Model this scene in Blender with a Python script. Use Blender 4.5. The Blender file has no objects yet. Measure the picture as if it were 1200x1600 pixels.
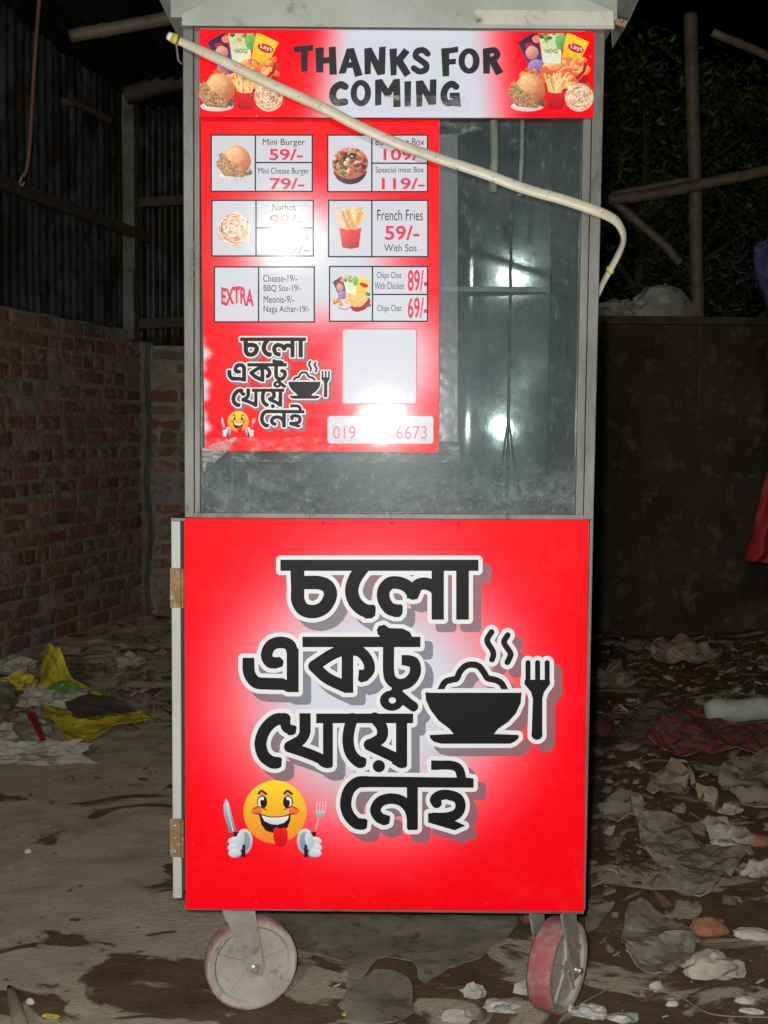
import bpy, bmesh, math, random
import numpy as np
from mathutils import Vector, Matrix, noise as mnoise
from mathutils.geometry import delaunay_2d_cdt

random.seed(7)
np.random.seed(7)
R = math.radians
S = bpy.context.scene
COL = S.collection

# ------------------------------------------------------------------ camera
FPX = 1870.0                      # focal length in photo pixels (1200 x 1600)
CAM = Vector((0.0, -2.25, 1.16))
PITCH, YAW, ROLL = R(4.07), R(0.37), R(0.45)
CAMR = (Matrix.Rotation(YAW, 3, 'Z') @ Matrix.Rotation(R(90) - PITCH, 3, 'X') @ Matrix.Rotation(ROLL, 3, 'Z'))
cd = bpy.data.cameras.new('camera')
cam = bpy.data.objects.new('camera', cd)
COL.objects.link(cam)
cam.matrix_world = Matrix.Translation(CAM) @ CAMR.to_4x4()
cd.sensor_width = 36.0
cd.sensor_fit = 'AUTO'
cd.lens = FPX * 36.0 / 1600.0
cd.clip_start, cd.clip_end = 0.05, 500
S.camera = cam

# ------------------------------------------------------------------ night sky
w = bpy.data.worlds.new('World')
S.world = w
w.use_nodes = True
nt = w.node_tree
bg = nt.nodes['Background']
sky = nt.nodes.new('ShaderNodeTexSky')
sky.sky_type = 'NISHITA'
sky.sun_disc = False
sky.sun_elevation = R(-6)
sky.sun_rotation = R(120)
nt.links.new(sky.outputs[0], bg.inputs[0])
bg.inputs[1].default_value = 0.02

# the phone's flash (seen as the white reflection in the glass) and the room bulb behind the photographer
def lamp(name, loc, power, radius, col):
    l = bpy.data.lights.new(name, 'POINT')
    l.energy, l.shadow_soft_size, l.color = power, radius, col
    o = bpy.data.objects.new(name, l)
    o.location = loc
    COL.objects.link(o)
    return o
lamp('phone_flash', CAM + Vector((-0.030, -0.005, 0.030)), 168, 0.014, (1.0, 0.985, 0.95))
lamp('room_bulb', (-0.60, -4.5, 2.22), 240, 0.10, (1.0, 0.95, 0.86))

S.view_settings.view_transform = 'Standard'
S.view_settings.look = 'None'
S.view_settings.exposure = 0.0
S.view_settings.gamma = 1.0
S.cycles.use_denoising = True
S.cycles.max_bounces = 8
S.cycles.transparent_max_bounces = 24

# ------------------------------------------------------------------ picture measuring helpers
_R = np.array(CAMR)
_C = np.array(CAM)
def ray(p):
    p = np.atleast_2d(np.asarray(p, float))
    d = np.stack([(p[:, 0] - 600) / FPX, -(p[:, 1] - 800) / FPX, -np.ones(len(p))], 1)
    return d @ _R.T
def F(p, Y=0.0):                  # measured photo points on the upright plane y = Y
    d = ray(p)
    return _C + d * ((Y - _C[1]) / d[:, 1])[:, None]
def F1(x, y, Y=0.0):
    return F([(x, y)], Y)[0]
def G(p, Z=0.0):                  # measured photo points on the ground
    d = ray(p)
    return _C + d * ((Z - _C[2]) / d[:, 2])[:, None]
def G1(x, y, Z=0.0):
    return G([(x, y)], Z)[0]

def lin(c):
    c = np.asarray(c, float) / 255.0
    return np.where(c <= 0.04045, c / 12.92, ((c + 0.055) / 1.055) ** 2.4)

# ------------------------------------------------------------------ materials
def nodes(name):
    m = bpy.data.materials.new(name)
    m.use_nodes = True
    t = m.node_tree
    return m, t, t.nodes['Principled BSDF']
def N(t, typ, **kw):
    n = t.nodes.new(typ)
    for k, v in kw.items():
        setattr(n, k, v)
    return n
def tex(t, scale, detail=6, rough=0.6, stretch=(1, 1, 1), dist=0.0):
    tc = N(t, 'ShaderNodeTexCoord')
    mp = N(t, 'ShaderNodeMapping')
    mp.inputs['Scale'].default_value = stretch
    t.links.new(tc.outputs['Object'], mp.inputs[0])
    n = N(t, 'ShaderNodeTexNoise')
    n.inputs['Scale'].default_value = scale
    n.inputs['Detail'].default_value = detail
    n.inputs['Roughness'].default_value = rough
    n.inputs['Distortion'].default_value = dist
    t.links.new(mp.outputs[0], n.inputs['Vector'])
    return n.outputs['Fac']
def ramp(t, fac, stops):
    r = N(t, 'ShaderNodeValToRGB')
    e = r.color_ramp.elements
    while len(e) < len(stops):
        e.new(0.5)
    for el, (p, c) in zip(e, stops):
        el.position = p
        el.color = (c[0], c[1], c[2], 1) if hasattr(c, '__len__') else (c, c, c, 1)
    t.links.new(fac, r.inputs[0])
    return r.outputs[0]
def mix(t, fac, a, b, mode='MIX'):
    n = N(t, 'ShaderNodeMix', data_type='RGBA', blend_type=mode)
    for s, v in ((n.inputs[0], fac), (n.inputs[6], a), (n.inputs[7], b)):
        if isinstance(v, (int, float)):
            s.default_value = v
        elif isinstance(v, (tuple, list, np.ndarray)):
            s.default_value = (v[0], v[1], v[2], 1)
        else:
            t.links.new(v, s)
    return n.outputs[2]
def bump(t, bs, h, strength, dist=0.01):
    b = N(t, 'ShaderNodeBump')
    b.inputs['Strength'].default_value = strength
    b.inputs['Distance'].default_value = dist
    t.links.new(h, b.inputs['Height'])
    t.links.new(b.outputs[0], bs.inputs['Normal'])
    return b
def pm(name, c1, c2=None, scale=12, rough=0.6, metal=0.0, bmp=0.2, lo=0.35, hi=0.65, c3=None, s3=40, t3=0.62,
       stretch=(1, 1, 1), coat=0.0, coatr=0.1, bdist=0.004, rvar=0.0, spec=0.5):
    m, t, b = nodes(name)
    f = tex(t, scale, stretch=stretch)
    c = ramp(t, f, [(lo, c1), (hi, c2 if c2 is not None else c1)])
    if c3 is not None:
        f3 = tex(t, s3, 8, 0.7, stretch=stretch)
        c = mix(t, ramp(t, f3, [(t3 - 0.06, 0.0), (t3 + 0.06, 1.0)]), c, c3)
    t.links.new(c, b.inputs['Base Color'])
    b.inputs['Roughness'].default_value = rough
    if rvar:
        t.links.new(ramp(t, tex(t, scale * 2.3), [(0.3, rough - rvar), (0.7, rough + rvar)]), b.inputs['Roughness'])
    b.inputs['Metallic'].default_value = metal
    b.inputs['Specular IOR Level'].default_value = spec
    b.inputs['Coat Weight'].default_value = coat
    b.inputs['Coat Roughness'].default_value = coatr
    if bmp:
        bump(t, b, tex(t, scale * 3, 8, 0.65, stretch=stretch), bmp, bdist)
    return m

# print on glossy vinyl: colours come from the mesh's colour attribute (the artwork), the gloss is real
def print_mat(name, rough, coat, coatr, dirt=0.0, wave=0.0, spec=0.08):
    m, t, b = nodes(name)
    a = N(t, 'ShaderNodeAttribute', attribute_name='Col')
    c = a.outputs['Color']
    if dirt:
        c = mix(t, ramp(t, tex(t, 9, 10, 0.75), [(0.52, 0.0), (0.78, dirt)]), c, (0.33, 0.30, 0.26))
    c = mix(t, ramp(t, tex(t, 130, 3, 0.6), [(0.735, 0.0), (0.76, 0.6)]), c, (0.5, 0.42, 0.38))
    c = mix(t, ramp(t, tex(t, 14, 12, 0.8, stretch=(5, 1, 0.5)), [(0.66, 0.0), (0.76, 0.22)]), c, (0.75, 0.45, 0.45))
    t.links.new(c, b.inputs['Base Color'])
    t.links.new(ramp(t, tex(t, 10, 12, 0.8, stretch=(1, 1, 4)), [(0.4, rough), (0.75, rough - 0.2)]), b.inputs['Roughness'])
    b.inputs['Coat Weight'].default_value = coat
    b.inputs['Coat Roughness'].default_value = coatr
    b.inputs['Specular IOR Level'].default_value = spec
    if wave:
        bump(t, b, tex(t, 7, 3, 0.5), wave, 0.004)
        bn = N(t, 'ShaderNodeBump')
        bn.inputs['Strength'].default_value = wave
        bn.inputs['Distance'].default_value = 0.003
        t.links.new(tex(t, 9, 3, 0.5), bn.inputs['Height'])
        t.links.new(bn.outputs[0], b.inputs['Coat Normal'])
    return m
M = {}
M['panel_print'] = print_mat('vinyl_print', 0.5, 0.06, 0.25, 0.05, 0.06)
M['poster_print'] = print_mat('laminated_poster_print', 0.45, 0.20, 0.105, 0.06, 0.10, 0.10)
M['picture'] = print_mat('printed_picture', 0.5, 0.25, 0.15)
def ink(name, c, rough=0.5, coat=0.05, coatr=0.2):
    m, t, b = nodes(name)
    f = tex(t, 60, 8, 0.7, stretch=(1, 1, 3))
    t.links.new(mix(t, ramp(t, f, [(0.55, 0.0), (0.8, 0.25)]), c, tuple(min(1, v * 1.3 + 0.02) for v in c)), b.inputs['Base Color'])
    b.inputs['Roughness'].default_value = rough
    b.inputs['Coat Weight'].default_value = coat
    b.inputs['Coat Roughness'].default_value = coatr
    b.inputs['Specular IOR Level'].default_value = 0.14
    return m
WHITE = (0.62, 0.65, 0.75)
M['ink_black'] = ink('black_ink', (0.006, 0.006, 0.008))
M['ink_grey'] = ink('charcoal_ink', (0.022, 0.024, 0.028))
M['ink_white'] = ink('white_ink', (0.72, 0.74, 0.78))
M['ink_red'] = ink('red_ink', (0.75, 0.02, 0.06))
M['ink_pink'] = ink('pink_ink', (0.75, 0.2, 0.25))
m, t, b = nodes('printed_drop_shadow')
b.inputs['Base Color'].default_value = (0.16, 0.17, 0.22, 1)
b.inputs['Roughness'].default_value = 0.5
b.inputs['Alpha'].default_value = 0.62
M['ink_shadow'] = m

M['aluminium'] = pm('dirty_aluminium', (0.15, 0.158, 0.15), (0.095, 0.096, 0.086), 14, 0.48, 0.25, 0.2, c3=(0.055, 0.045, 0.035), s3=22, t3=0.62,
                    stretch=(1, 1, 0.35))
M['roof_sheet'] = pm('grey_green_roof_sheet', (0.30, 0.32, 0.30), (0.22, 0.24, 0.22), 7, 0.55, 0.1, 0.12, c3=(0.17, 0.15, 0.11), s3=18, t3=0.7)
M['fascia'] = pm('dusty_fascia_paint', (0.37, 0.41, 0.37), (0.27, 0.30, 0.27), 5, 0.5, 0.0, 0.35, c3=(0.17, 0.15, 0.10), s3=17, t3=0.66)
M['flap'] = pm('pale_laminate', (0.44, 0.48, 0.47), (0.38, 0.42, 0.40), 8, 0.5, 0.0, 0.06, c3=(0.2, 0.17, 0.12), s3=30, t3=0.72)
M['hinge'] = pm('rusty_hinge_steel', (0.30, 0.20, 0.09), (0.18, 0.10, 0.05), 30, 0.6, 0.4, 0.3, c3=(0.36, 0.33, 0.28), s3=50, t3=0.6)
M['screw'] = pm('screw_steel', (0.55, 0.53, 0.5), None, 30, 0.35, 0.8, 0.05)
M['cabinet'] = pm('cabinet_side_board', (0.24, 0.21, 0.17), (0.16, 0.14, 0.12), 10, 0.7, 0.0, 0.2)
M['steel'] = pm('smudged_laminate_sheet', (0.075, 0.092, 0.098), (0.030, 0.038, 0.042), 5, 0.075, 0.0, 0.03, c3=(0.12, 0.135, 0.135), s3=16, t3=0.62,
                stretch=(1, 1, 0.6), rvar=0.03, spec=0.10)
M['counter'] = pm('worn_counter_sheet', (0.20, 0.22, 0.21), (0.12, 0.13, 0.125), 12, 0.45, 0.4, 0.15, c3=(0.30, 0.31, 0.30), s3=40, t3=0.6)
M['grime_and_board'] = pm('black_sealant_and_board', (0.018, 0.018, 0.017), (0.05, 0.05, 0.045), 40, 0.7, 0, 0.4)  # seam sealant, and the board added to darken the case
M['side_panel'] = pm('dull_side_sheet', (0.34, 0.37, 0.38), (0.24, 0.265, 0.27), 6, 0.4, 0.2, 0.08)
M['tyre'] = pm('worn_red_rubber', (0.34, 0.055, 0.065), (0.34, 0.14, 0.13), 20, 0.8, 0, 0.4, c3=(0.31, 0.26, 0.225), s3=17, t3=0.555, bdist=0.002)
M['wheel_disc'] = pm('dusty_wheel_plastic', (0.41, 0.39, 0.335), (0.28, 0.255, 0.21), 12, 0.75, 0, 0.3, c3=(0.13, 0.10, 0.075), s3=26, t3=0.6)
M['fork'] = pm('dusty_zinc_fork', (0.34, 0.35, 0.31), (0.24, 0.245, 0.215), 16, 0.55, 0.1, 0.3, c3=(0.17, 0.13, 0.09), s3=34, t3=0.6)
M['cord'] = pm('cream_flexible_pipe', (0.58, 0.55, 0.44), (0.46, 0.43, 0.32), 14, 0.45, 0, 0.12, c3=(0.24, 0.20, 0.12), s3=45, t3=0.66)
M['cord_tip'] = pm('white_pipe_tip', (0.68, 0.68, 0.62), None, 20, 0.5, 0, 0.1)
M['yellow_tape'] = pm('yellow_tape', (0.55, 0.47, 0.06), (0.45, 0.36, 0.05), 20, 0.45, 0, 0.1)
M['rod'] = pm('speckled_rod', (0.42, 0.38, 0.28), (0.30, 0.26, 0.18), 30, 0.6, 0, 0.2, c3=(0.08, 0.07, 0.05), s3=120, t3=0.62)

# thin glass pane with a film of grease: partly clear, partly mirror, partly pale dust
def glass_mat(name, dust_lo, dust_hi, dust_max, refl=0.10, hazy=True):
    m, t, b = nodes(name)
    t.nodes.remove(b)
    out = t.nodes['Material Output']
    tr = N(t, 'ShaderNodeBsdfTransparent')
    tr.inputs[0].default_value = (0.86, 0.93, 0.92, 1)
    gl = N(t, 'ShaderNodeBsdfGlossy')
    gl.inputs['Roughness'].default_value = 0.03
    fr = N(t, 'ShaderNodeFresnel')
    fr.inputs[0].default_value = 1.5
    mx = N(t, 'ShaderNodeMixShader')
    t.links.new(fr.outputs[0], mx.inputs[0])
    t.links.new(tr.outputs[0], mx.inputs[1])
    t.links.new(gl.outputs[0], mx.inputs[2])
    gr = N(t, 'ShaderNodeBsdfGlossy')
    gr.inputs['Roughness'].default_value = 0.30
    gr.inputs[0].default_value = (0.5, 0.55, 0.58, 1)
    m2 = N(t, 'ShaderNodeMixShader')
    m2.inputs[0].default_value = 0.012
    t.links.new(mx.outputs[0], m2.inputs[1])
    t.links.new(gr.outputs[0], m2.inputs[2])
    df = N(t, 'ShaderNodeBsdfDiffuse')
    df.inputs[0].default_value = (0.36, 0.40, 0.42, 1)
    f1 = ramp(t, tex(t, 5, 10, 0.72, stretch=(1, 1, 0.7), dist=0.6), [(dust_lo, 0.035), (dust_hi, dust_max * .75)])
    f2 = ramp(t, tex(t, 55, 8, 0.7, stretch=(1.5, 1, 0.8)), [(0.56, 0.0), (0.70, dust_max * 1.1)])
    f = mix(t, 1.0, f1, f2, 'ADD')
    # grease settles at the bottom of the pane
    tc = N(t, 'ShaderNodeTexCoord')
    sp = N(t, 'ShaderNodeSeparateXYZ')
    t.links.new(tc.outputs['Object'], sp.inputs[0])
    mr = N(t, 'ShaderNodeMapRange')
    mr.inputs[1].default_value, mr.inputs[2].default_value = 1.10, 1.00
    mr.inputs[3].default_value, mr.inputs[4].default_value = 0.35, 1.0
    t.links.new(sp.outputs[2], mr.inputs[0])
    fm = mix(t, 1.0, f, mr.outputs[0], 'MULTIPLY')
    mr2 = N(t, 'ShaderNodeMapRange')   # gritty band wiped along the foot of the pane
    mr2.inputs[1].default_value, mr2.inputs[2].default_value = 1.115, 1.06
    t.links.new(sp.outputs[2], mr2.inputs[0])
    g1 = ramp(t, tex(t, 9, 14, 0.85, dist=0.3), [(0.38, 0.03), (0.62, 0.20)])
    g1 = mix(t, ramp(t, tex(t, 38, 12, 0.85, stretch=(0.7, 1, 1), dist=0.5), [(0.485, 0.95), (0.53, 0.0)]), g1, (0.012, 0.012, 0.012))
    g1 = mix(t, ramp(t, tex(t, 120, 4, 0.7, stretch=(0.8, 1, 1)), [(0.61, 0.0), (0.68, 0.8)]), g1, (0.55, 0.55, 0.55))
    fm = mix(t, 1.0, fm, mix(t, 1.0, g1, mr2.outputs[0], 'MULTIPLY'), 'ADD')
    g2 = ramp(t, tex(t, 8, 10, 0.8, stretch=(6, 1, 0.5), dist=0.8), [(0.64, 0.0), (0.72, 0.30)])
    fm = mix(t, 1.0, fm, g2, 'ADD')
    m3 = N(t, 'ShaderNodeMixShader')
    t.links.new(fm, m3.inputs[0])
    t.links.new(m2.outputs[0], m3.inputs[1])
    t.links.new(df.outputs[0], m3.inputs[2])
    t.links.new(m3.outputs[0], out.inputs['Surface'])
    return m
M['glass'] = glass_mat('greasy_glass', 0.42, 0.74, 0.30)
m, t, b = nodes('clear_packing_tape')
b.inputs['Base Color'].default_value = (0.75, 0.76, 0.74, 1)
b.inputs['Roughness'].default_value = 0.12
t.links.new(ramp(t, tex(t, 30, 6, 0.7, stretch=(1, 1, 2)), [(0.47, 0.02), (0.58, 0.12), (0.70, 0.5)]), b.inputs['Alpha'])
bump(t, b, tex(t, 34, 6, 0.7), 0.8, 0.01)
M['tape'] = m
m, t, b = nodes('crinkled_tape')
b.inputs['Base Color'].default_value = (0.66, 0.67, 0.65, 1)
b.inputs['Roughness'].default_value = 0.16
t.links.new(ramp(t, tex(t, 40, 6, 0.7, stretch=(1, 1, 2.5), dist=1.0), [(0.40, 0.08), (0.62, 0.75)]), b.inputs['Alpha'])
bump(t, b, tex(t, 40, 6, 0.7), 1.0, 0.012)
M['tape_crinkle'] = m
m, t, b = nodes('painted_reflection')  # bluish film painting the reflection in the glass beside the poster
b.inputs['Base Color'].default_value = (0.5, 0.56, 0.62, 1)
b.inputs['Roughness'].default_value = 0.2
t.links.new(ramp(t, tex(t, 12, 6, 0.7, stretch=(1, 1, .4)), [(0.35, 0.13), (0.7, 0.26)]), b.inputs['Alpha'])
M['reflection_film'] = m

# ------------------------------------------------------------------ mesh helpers
class MB:
    def __init__(s):
        s.v, s.f = [], []
    def add(s, v, f):
        o = len(s.v)
        s.v += [tuple(map(float, p)) for p in v]
        s.f += [tuple(i + o for i in q) for q in f]
        return s
    def box(s, x0, x1, y0, y1, z0, z1):
        v = [(x, y, z) for z in (z0, z1) for y in (y0, y1) for x in (x0, x1)]
        return s.add(v, [(0, 2, 3, 1), (4, 5, 7, 6), (0, 1, 5, 4), (2, 6, 7, 3), (0, 4, 6, 2), (1, 3, 7, 5)])
    def hexa(s, front, back):           # two quads joined
        return s.add(list(front) + list(back), [(0, 1, 2, 3), (7, 6, 5, 4), (0, 4, 5, 1), (1, 5, 6, 2), (2, 6, 7, 3), (3, 7, 4, 0)])
    def prism(s, pts, y0, y1):          # outline of 3-D points on a y plane, given thickness
        n = len(pts)
        v = [(p[0], y0, p[2]) for p in pts] + [(p[0], y1, p[2]) for p in pts]
        f = [tuple(range(n)), tuple(range(2 * n - 1, n - 1, -1))]
        f += [(i, i + n, (i + 1) % n + n, (i + 1) % n) for i in range(n)]
        return s.add(v, f)
    def tube(s, path, r, n=10, flat=1.0, cap=True, jit=0.0):
        P = [Vector(p) for p in path]
        rs = r if hasattr(r, '__len__') else [r] * len(P)
        up = Vector((0.13, 0.2, 1)).normalized()
        rings = []
        for i, p in enumerate(P):
            tg = (P[min(i + 1, len(P) - 1)] - P[max(i - 1, 0)]).normalized()
            a = tg.cross(up)
            if a.length < 1e-3:
                a = tg.cross(Vector((1, 0, 0)))
            a.normalize()
            bb = a.cross(tg).normalized()
            ring = []
            for k in range(n):
                th = 2 * math.pi * k / n
                q = 1 + (random.uniform(-jit, jit) if jit else 0)
                ring.append(p + (a * math.cos(th) * flat + bb * math.sin(th)) * rs[i] * q)
            rings.append(ring)
        v = [q for rg in rings for q in rg]
        f = []
        for i in range(len(P) - 1):
            for k in range(n):
                f.append((i * n + k, i * n + (k + 1) % n, (i + 1) * n + (k + 1) % n, (i + 1) * n + k))
        if cap:
            f.append(tuple(range(n - 1, -1, -1)))
            f.append(tuple((len(P) - 1) * n + k for k in range(n)))
        return s.add(v, f)
    def lathe(s, prof, c, axis, n=40):   # profile (radius, along) about an axis through c
        ax = Vector(axis).normalized()
        a = ax.cross(Vector((0, 0, 1)))
        if a.length < 1e-3:
            a = Vector((1, 0, 0))
        a.normalize()
        bb = ax.cross(a)
        c = Vector(c)
        v, f = [], []
        for r, h in prof:
            for k in range(n):
                th = 2 * math.pi * k / n
                v.append(c + ax * h + (a * math.cos(th) + bb * math.sin(th)) * r)
        for i in range(len(prof) - 1):
            for k in range(n):
                f.append((i * n + k, i * n + (k + 1) % n, (i + 1) * n + (k + 1) % n, (i + 1) * n + k))
        return s.add(v, f)

def world_origin(o):
    p = Vector((0, 0, 0))
    while o is not None:
        p += o.location
        o = o.parent
    return p
def mk(name, mb, mat, parent=None, bevel=0.0, smooth=False, cols=None, origin=None):
    v = np.asarray(mb.v, float)
    if parent is not None:
        o0 = np.array(world_origin(parent))
    elif origin is not None:
        o0 = np.array(origin, float)
    else:
        o0 = np.array([v[:, 0].mean(), v[:, 1].mean(), v[:, 2].min()])
    me = bpy.data.meshes.new(name)
    me.from_pydata((v - o0).tolist(), [], mb.f)
    if cols is not None:
        at = me.color_attributes.new('Col', 'FLOAT_COLOR', 'POINT')
        at.data.foreach_set('color', np.asarray(cols, np.float32).ravel())
    bm = bmesh.new()
    bm.from_mesh(me)
    if bevel:
        bmesh.ops.bevel(bm, geom=list(bm.edges), offset=bevel, segments=2, affect='EDGES', profile=0.6, clamp_overlap=True)
    if cols is None:
        bmesh.ops.recalc_face_normals(bm, faces=list(bm.faces))
    bm.to_mesh(me)
    bm.free()
    if smooth:
        for p in me.polygons:
            p.use_smooth = True
    me.materials.append(mat)
    o = bpy.data.objects.new(name, me)
    COL.objects.link(o)
    if parent is not None:
        o.parent = parent
    else:
        o.location = o0
    return o
def tag(o, label, cat, group=None):
    o['label'] = label
    o['category'] = cat
    if group:
        o['group'] = group
    return o
def thing(name, label, cat, loc, group=None):
    o = bpy.data.objects.new(name, None)
    o.empty_display_size = 0.1
    o.location = loc
    COL.objects.link(o)
    return tag(o, label, cat, group)
def smooth_path(pts, k=8):
    P = [np.asarray(p, float) for p in pts]
    P = [2 * P[0] - P[1]] + P + [2 * P[-1] - P[-2]]
    out = []
    for i in range(1, len(P) - 2):
        a, b_, c, d = P[i - 1:i + 3]
        for j in range(k):
            u = j / k
            out.append(0.5 * (2 * b_ + (c - a) * u + (2 * a - 5 * b_ + 4 * c - d) * u * u + (3 * b_ - a - 3 * c + d) * u ** 3))
    out.append(P[-2])
    return out

# ------------------------------------------------------------------ lettering: strokes and outlines -> distance field -> clean flat mesh
class Art:
    def __init__(s, x0, y0, x1, y1, h=0.6):
        s.x0, s.y0, s.h = x0, y0, h
        s.W, s.H = int((x1 - x0) / h) + 1, int((y1 - y0) / h) + 1
        s.d = np.full((s.H, s.W), 30.0)
        s.T = (0.0, 0.0, 1.0)
    def at(s, ox, oy, k):
        s.T = (ox, oy, k)
        return s
    def _p(s, pts):
        ox, oy, k = s.T
        return [np.array((ox + p[0] / k, oy + p[1] / k)) for p in pts]
    def _win(s, P, pad):
        a = np.array(P)
        i0 = max(0, int((a[:, 1].min() - pad - s.y0) / s.h)); i1 = min(s.H, int((a[:, 1].max() + pad - s.y0) / s.h) + 2)
        j0 = max(0, int((a[:, 0].min() - pad - s.x0) / s.h)); j1 = min(s.W, int((a[:, 0].max() + pad - s.x0) / s.h) + 2)
        X, Y = np.meshgrid(s.x0 + np.arange(j0, j1) * s.h, s.y0 + np.arange(i0, i1) * s.h)
        return (slice(i0, i1), slice(j0, j1)), X, Y
    @staticmethod
    def _seg(X, Y, a, b_):
        d = b_ - a
        L = max(d @ d, 1e-9)
        u = np.clip(((X - a[0]) * d[0] + (Y - a[1]) * d[1]) / L, 0, 1)
        return np.hypot(X - a[0] - u * d[0], Y - a[1] - u * d[1])
    def st(s, pts, wd):                 # smooth stroke, round ends
        P = smooth_path(s._p(pts), 6) if len(pts) > 2 else s._p(pts)
        r = wd / 2 / s.T[2]
        sl, X, Y = s._win(P, r + 20)
        D = s.d[sl]
        for a, b_ in zip(P[:-1], P[1:]):
            D = np.minimum(D, s._seg(X, Y, a, b_) - r)
        s.d[sl] = D
        return s
    def _poly(s, P, X, Y):
        D = np.full(X.shape, 1e9)
        ins = np.zeros(X.shape, bool)
        for a, b_ in zip(P, P[1:] + P[:1]):
            D = np.minimum(D, s._seg(X, Y, a, b_))
            c = ((a[1] > Y) != (b_[1] > Y))
            dy = b_[1] - a[1]
            if abs(dy) > 1e-9:
                ins ^= c & (X < (b_[0] - a[0]) * (Y - a[1]) / dy + a[0])
        return np.where(ins, -D, D)
    def pg(s, pts, rnd=0.0, sm=False):
        P = s._p(pts)
        if sm:
            P = smooth_path(P + P[:1], 5)[:-1]
        sl, X, Y = s._win(P, 22)
        s.d[sl] = np.minimum(s.d[sl], s._poly(P, X, Y) - rnd)
        return s
    def cut(s, pts, sm=False):
        P = s._p(pts)
        if sm:
            P = smooth_path(P + P[:1], 5)[:-1]
        sl, X, Y = s._win(P, 22)
        s.d[sl] = np.maximum(s.d[sl], -s._poly(P, X, Y))
        return s
    def el(s, cx, cy, rx, ry, rot=0, cut=False):
        pts = []
        for k in range(40):
            a = 2 * math.pi * k / 40
            x, y = rx * math.cos(a), ry * math.sin(a)
            pts.append((cx + x * math.cos(rot) - y * math.sin(rot), cy + x * math.sin(rot) + y * math.cos(rot)))
        return s.cut(pts) if cut else s.pg(pts)
    def loops(s, grow=0.0, tol=0.07):
        d = s.d - grow
        d = np.pad(d, 1, constant_values=30.0)
        H, W = d.shape
        d = np.where(np.abs(d) < 1e-6, 1e-6, d)
        I = d < 0
        c = I[:-1, :-1] * 1 + I[:-1, 1:] * 2 + I[1:, 1:] * 4 + I[1:, :-1] * 8
        nxt = {}
        tab = {1: [(3, 0)], 2: [(0, 1)], 3: [(3, 1)], 4: [(1, 2)], 5: [(3, 0), (1, 2)], 6: [(0, 2)], 7: [(3, 2)],
               8: [(2, 3)], 9: [(2, 0)], 10: [(0, 1), (2, 3)], 11: [(2, 1)], 12: [(1, 3)], 13: [(1, 0)], 14: [(0, 3)]}
        pos = {}
        for i, j in zip(*np.nonzero((c > 0) & (c < 15))):
            for a, b_ in tab[int(c[i, j])]:
                ids = []
                for e in (a, b_):
                    if e == 0: k = (0, i, j); p = (i, j, i, j + 1)
                    elif e == 1: k = (1, i, j + 1); p = (i, j + 1, i + 1, j + 1)
                    elif e == 2: k = (0, i + 1, j); p = (i + 1, j, i + 1, j + 1)
                    else: k = (1, i, j); p = (i, j, i + 1, j)
                    if k not in pos:
                        u, v = d[p[0], p[1]], d[p[2], p[3]]
                        q = u / (u - v)
                        pos[k] = (s.x0 + (p[1] - 1 + q * (p[3] - p[1])) * s.h, s.y0 + (p[0] - 1 + q * (p[2] - p[0])) * s.h)
                    ids.append(k)
                nxt[ids[0]] = ids[1]
        out, seen = [], set()
        for k0 in nxt:
            if k0 in seen:
                continue
            lp, k = [], k0
            while k not in seen and k in nxt:
                seen.add(k)
                lp.append(pos[k])
                k = nxt[k]
            if len(lp) > 5:
                out.append(simplify(np.array(lp), tol))
        return [l for l in out if len(l) >= 3]
def simplify(p, tol):
    n = len(p)
    k = int(np.argmax(np.hypot(*(p - p[0]).T)))
    keep = np.zeros(n + 1, bool)
    q = np.vstack([p, p[:1]])
    keep[[0, k, n]] = True
    st = [(0, k), (k, n)]
    while st:
        a, b_ = st.pop()
        if b_ - a < 2:
            continue
        d = q[b_] - q[a]
        L = np.hypot(*d) + 1e-9
        e = np.abs((q[a + 1:b_, 0] - q[a, 0]) * d[1] - (q[a + 1:b_, 1] - q[a, 1]) * d[0]) / L
        m_ = int(np.argmax(e))
        if e[m_] > tol:
            keep[a + 1 + m_] = True
            st += [(a, a + 1 + m_), (a + 1 + m_, b_)]
    return q[:-1][keep[:-1]]
def fill_loops(loops):
    cu = bpy.data.curves.new('outline', 'CURVE')
    cu.dimensions, cu.fill_mode = '2D', 'BOTH'
    for l in loops:
        sp = cu.splines.new('POLY')
        sp.points.add(len(l) - 1)
        sp.points.foreach_set('co', np.c_[l, np.zeros(len(l)), np.ones(len(l))].ravel())
        sp.use_cyclic_u = True
    return curve_faces(cu)
def curve_faces(cu):
    o = bpy.data.objects.new('outline', cu)
    COL.objects.link(o)
    dg = bpy.context.evaluated_depsgraph_get()
    me = bpy.data.meshes.new_from_object(o.evaluated_get(dg))
    v = np.zeros(len(me.vertices) * 3)
    me.vertices.foreach_get('co', v)
    v = v.reshape(-1, 3)[:, :2]
    f = [tuple(p.vertices) for p in me.polygons]
    bpy.data.objects.remove(o)
    bpy.data.meshes.remove(me)
    bpy.data.curves.remove(cu)
    return v, f
def flat(mb, vf, Y, aff=(0, 0, 1.0)):
    v, f = vf
    p = np.c_[aff[0] + v[:, 0] * aff[2], aff[1] + v[:, 1] * aff[2]]
    return mb.add(F(p, Y), f)
_tc = {}
def text_faces(s, bold=0.0, shear=0.0):
    if (s, bold, shear) in _tc:
        return _tc[(s, bold, shear)]
    cu = bpy.data.curves.new('lettering', 'FONT')
    cu.body = s
    cu.offset = bold
    cu.shear = shear
    cu.resolution_u = 4
    cu.fill_mode = 'BOTH'
    _tc[(s, bold, shear)] = curve_faces(cu)
    return _tc[(s, bold, shear)]
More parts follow.
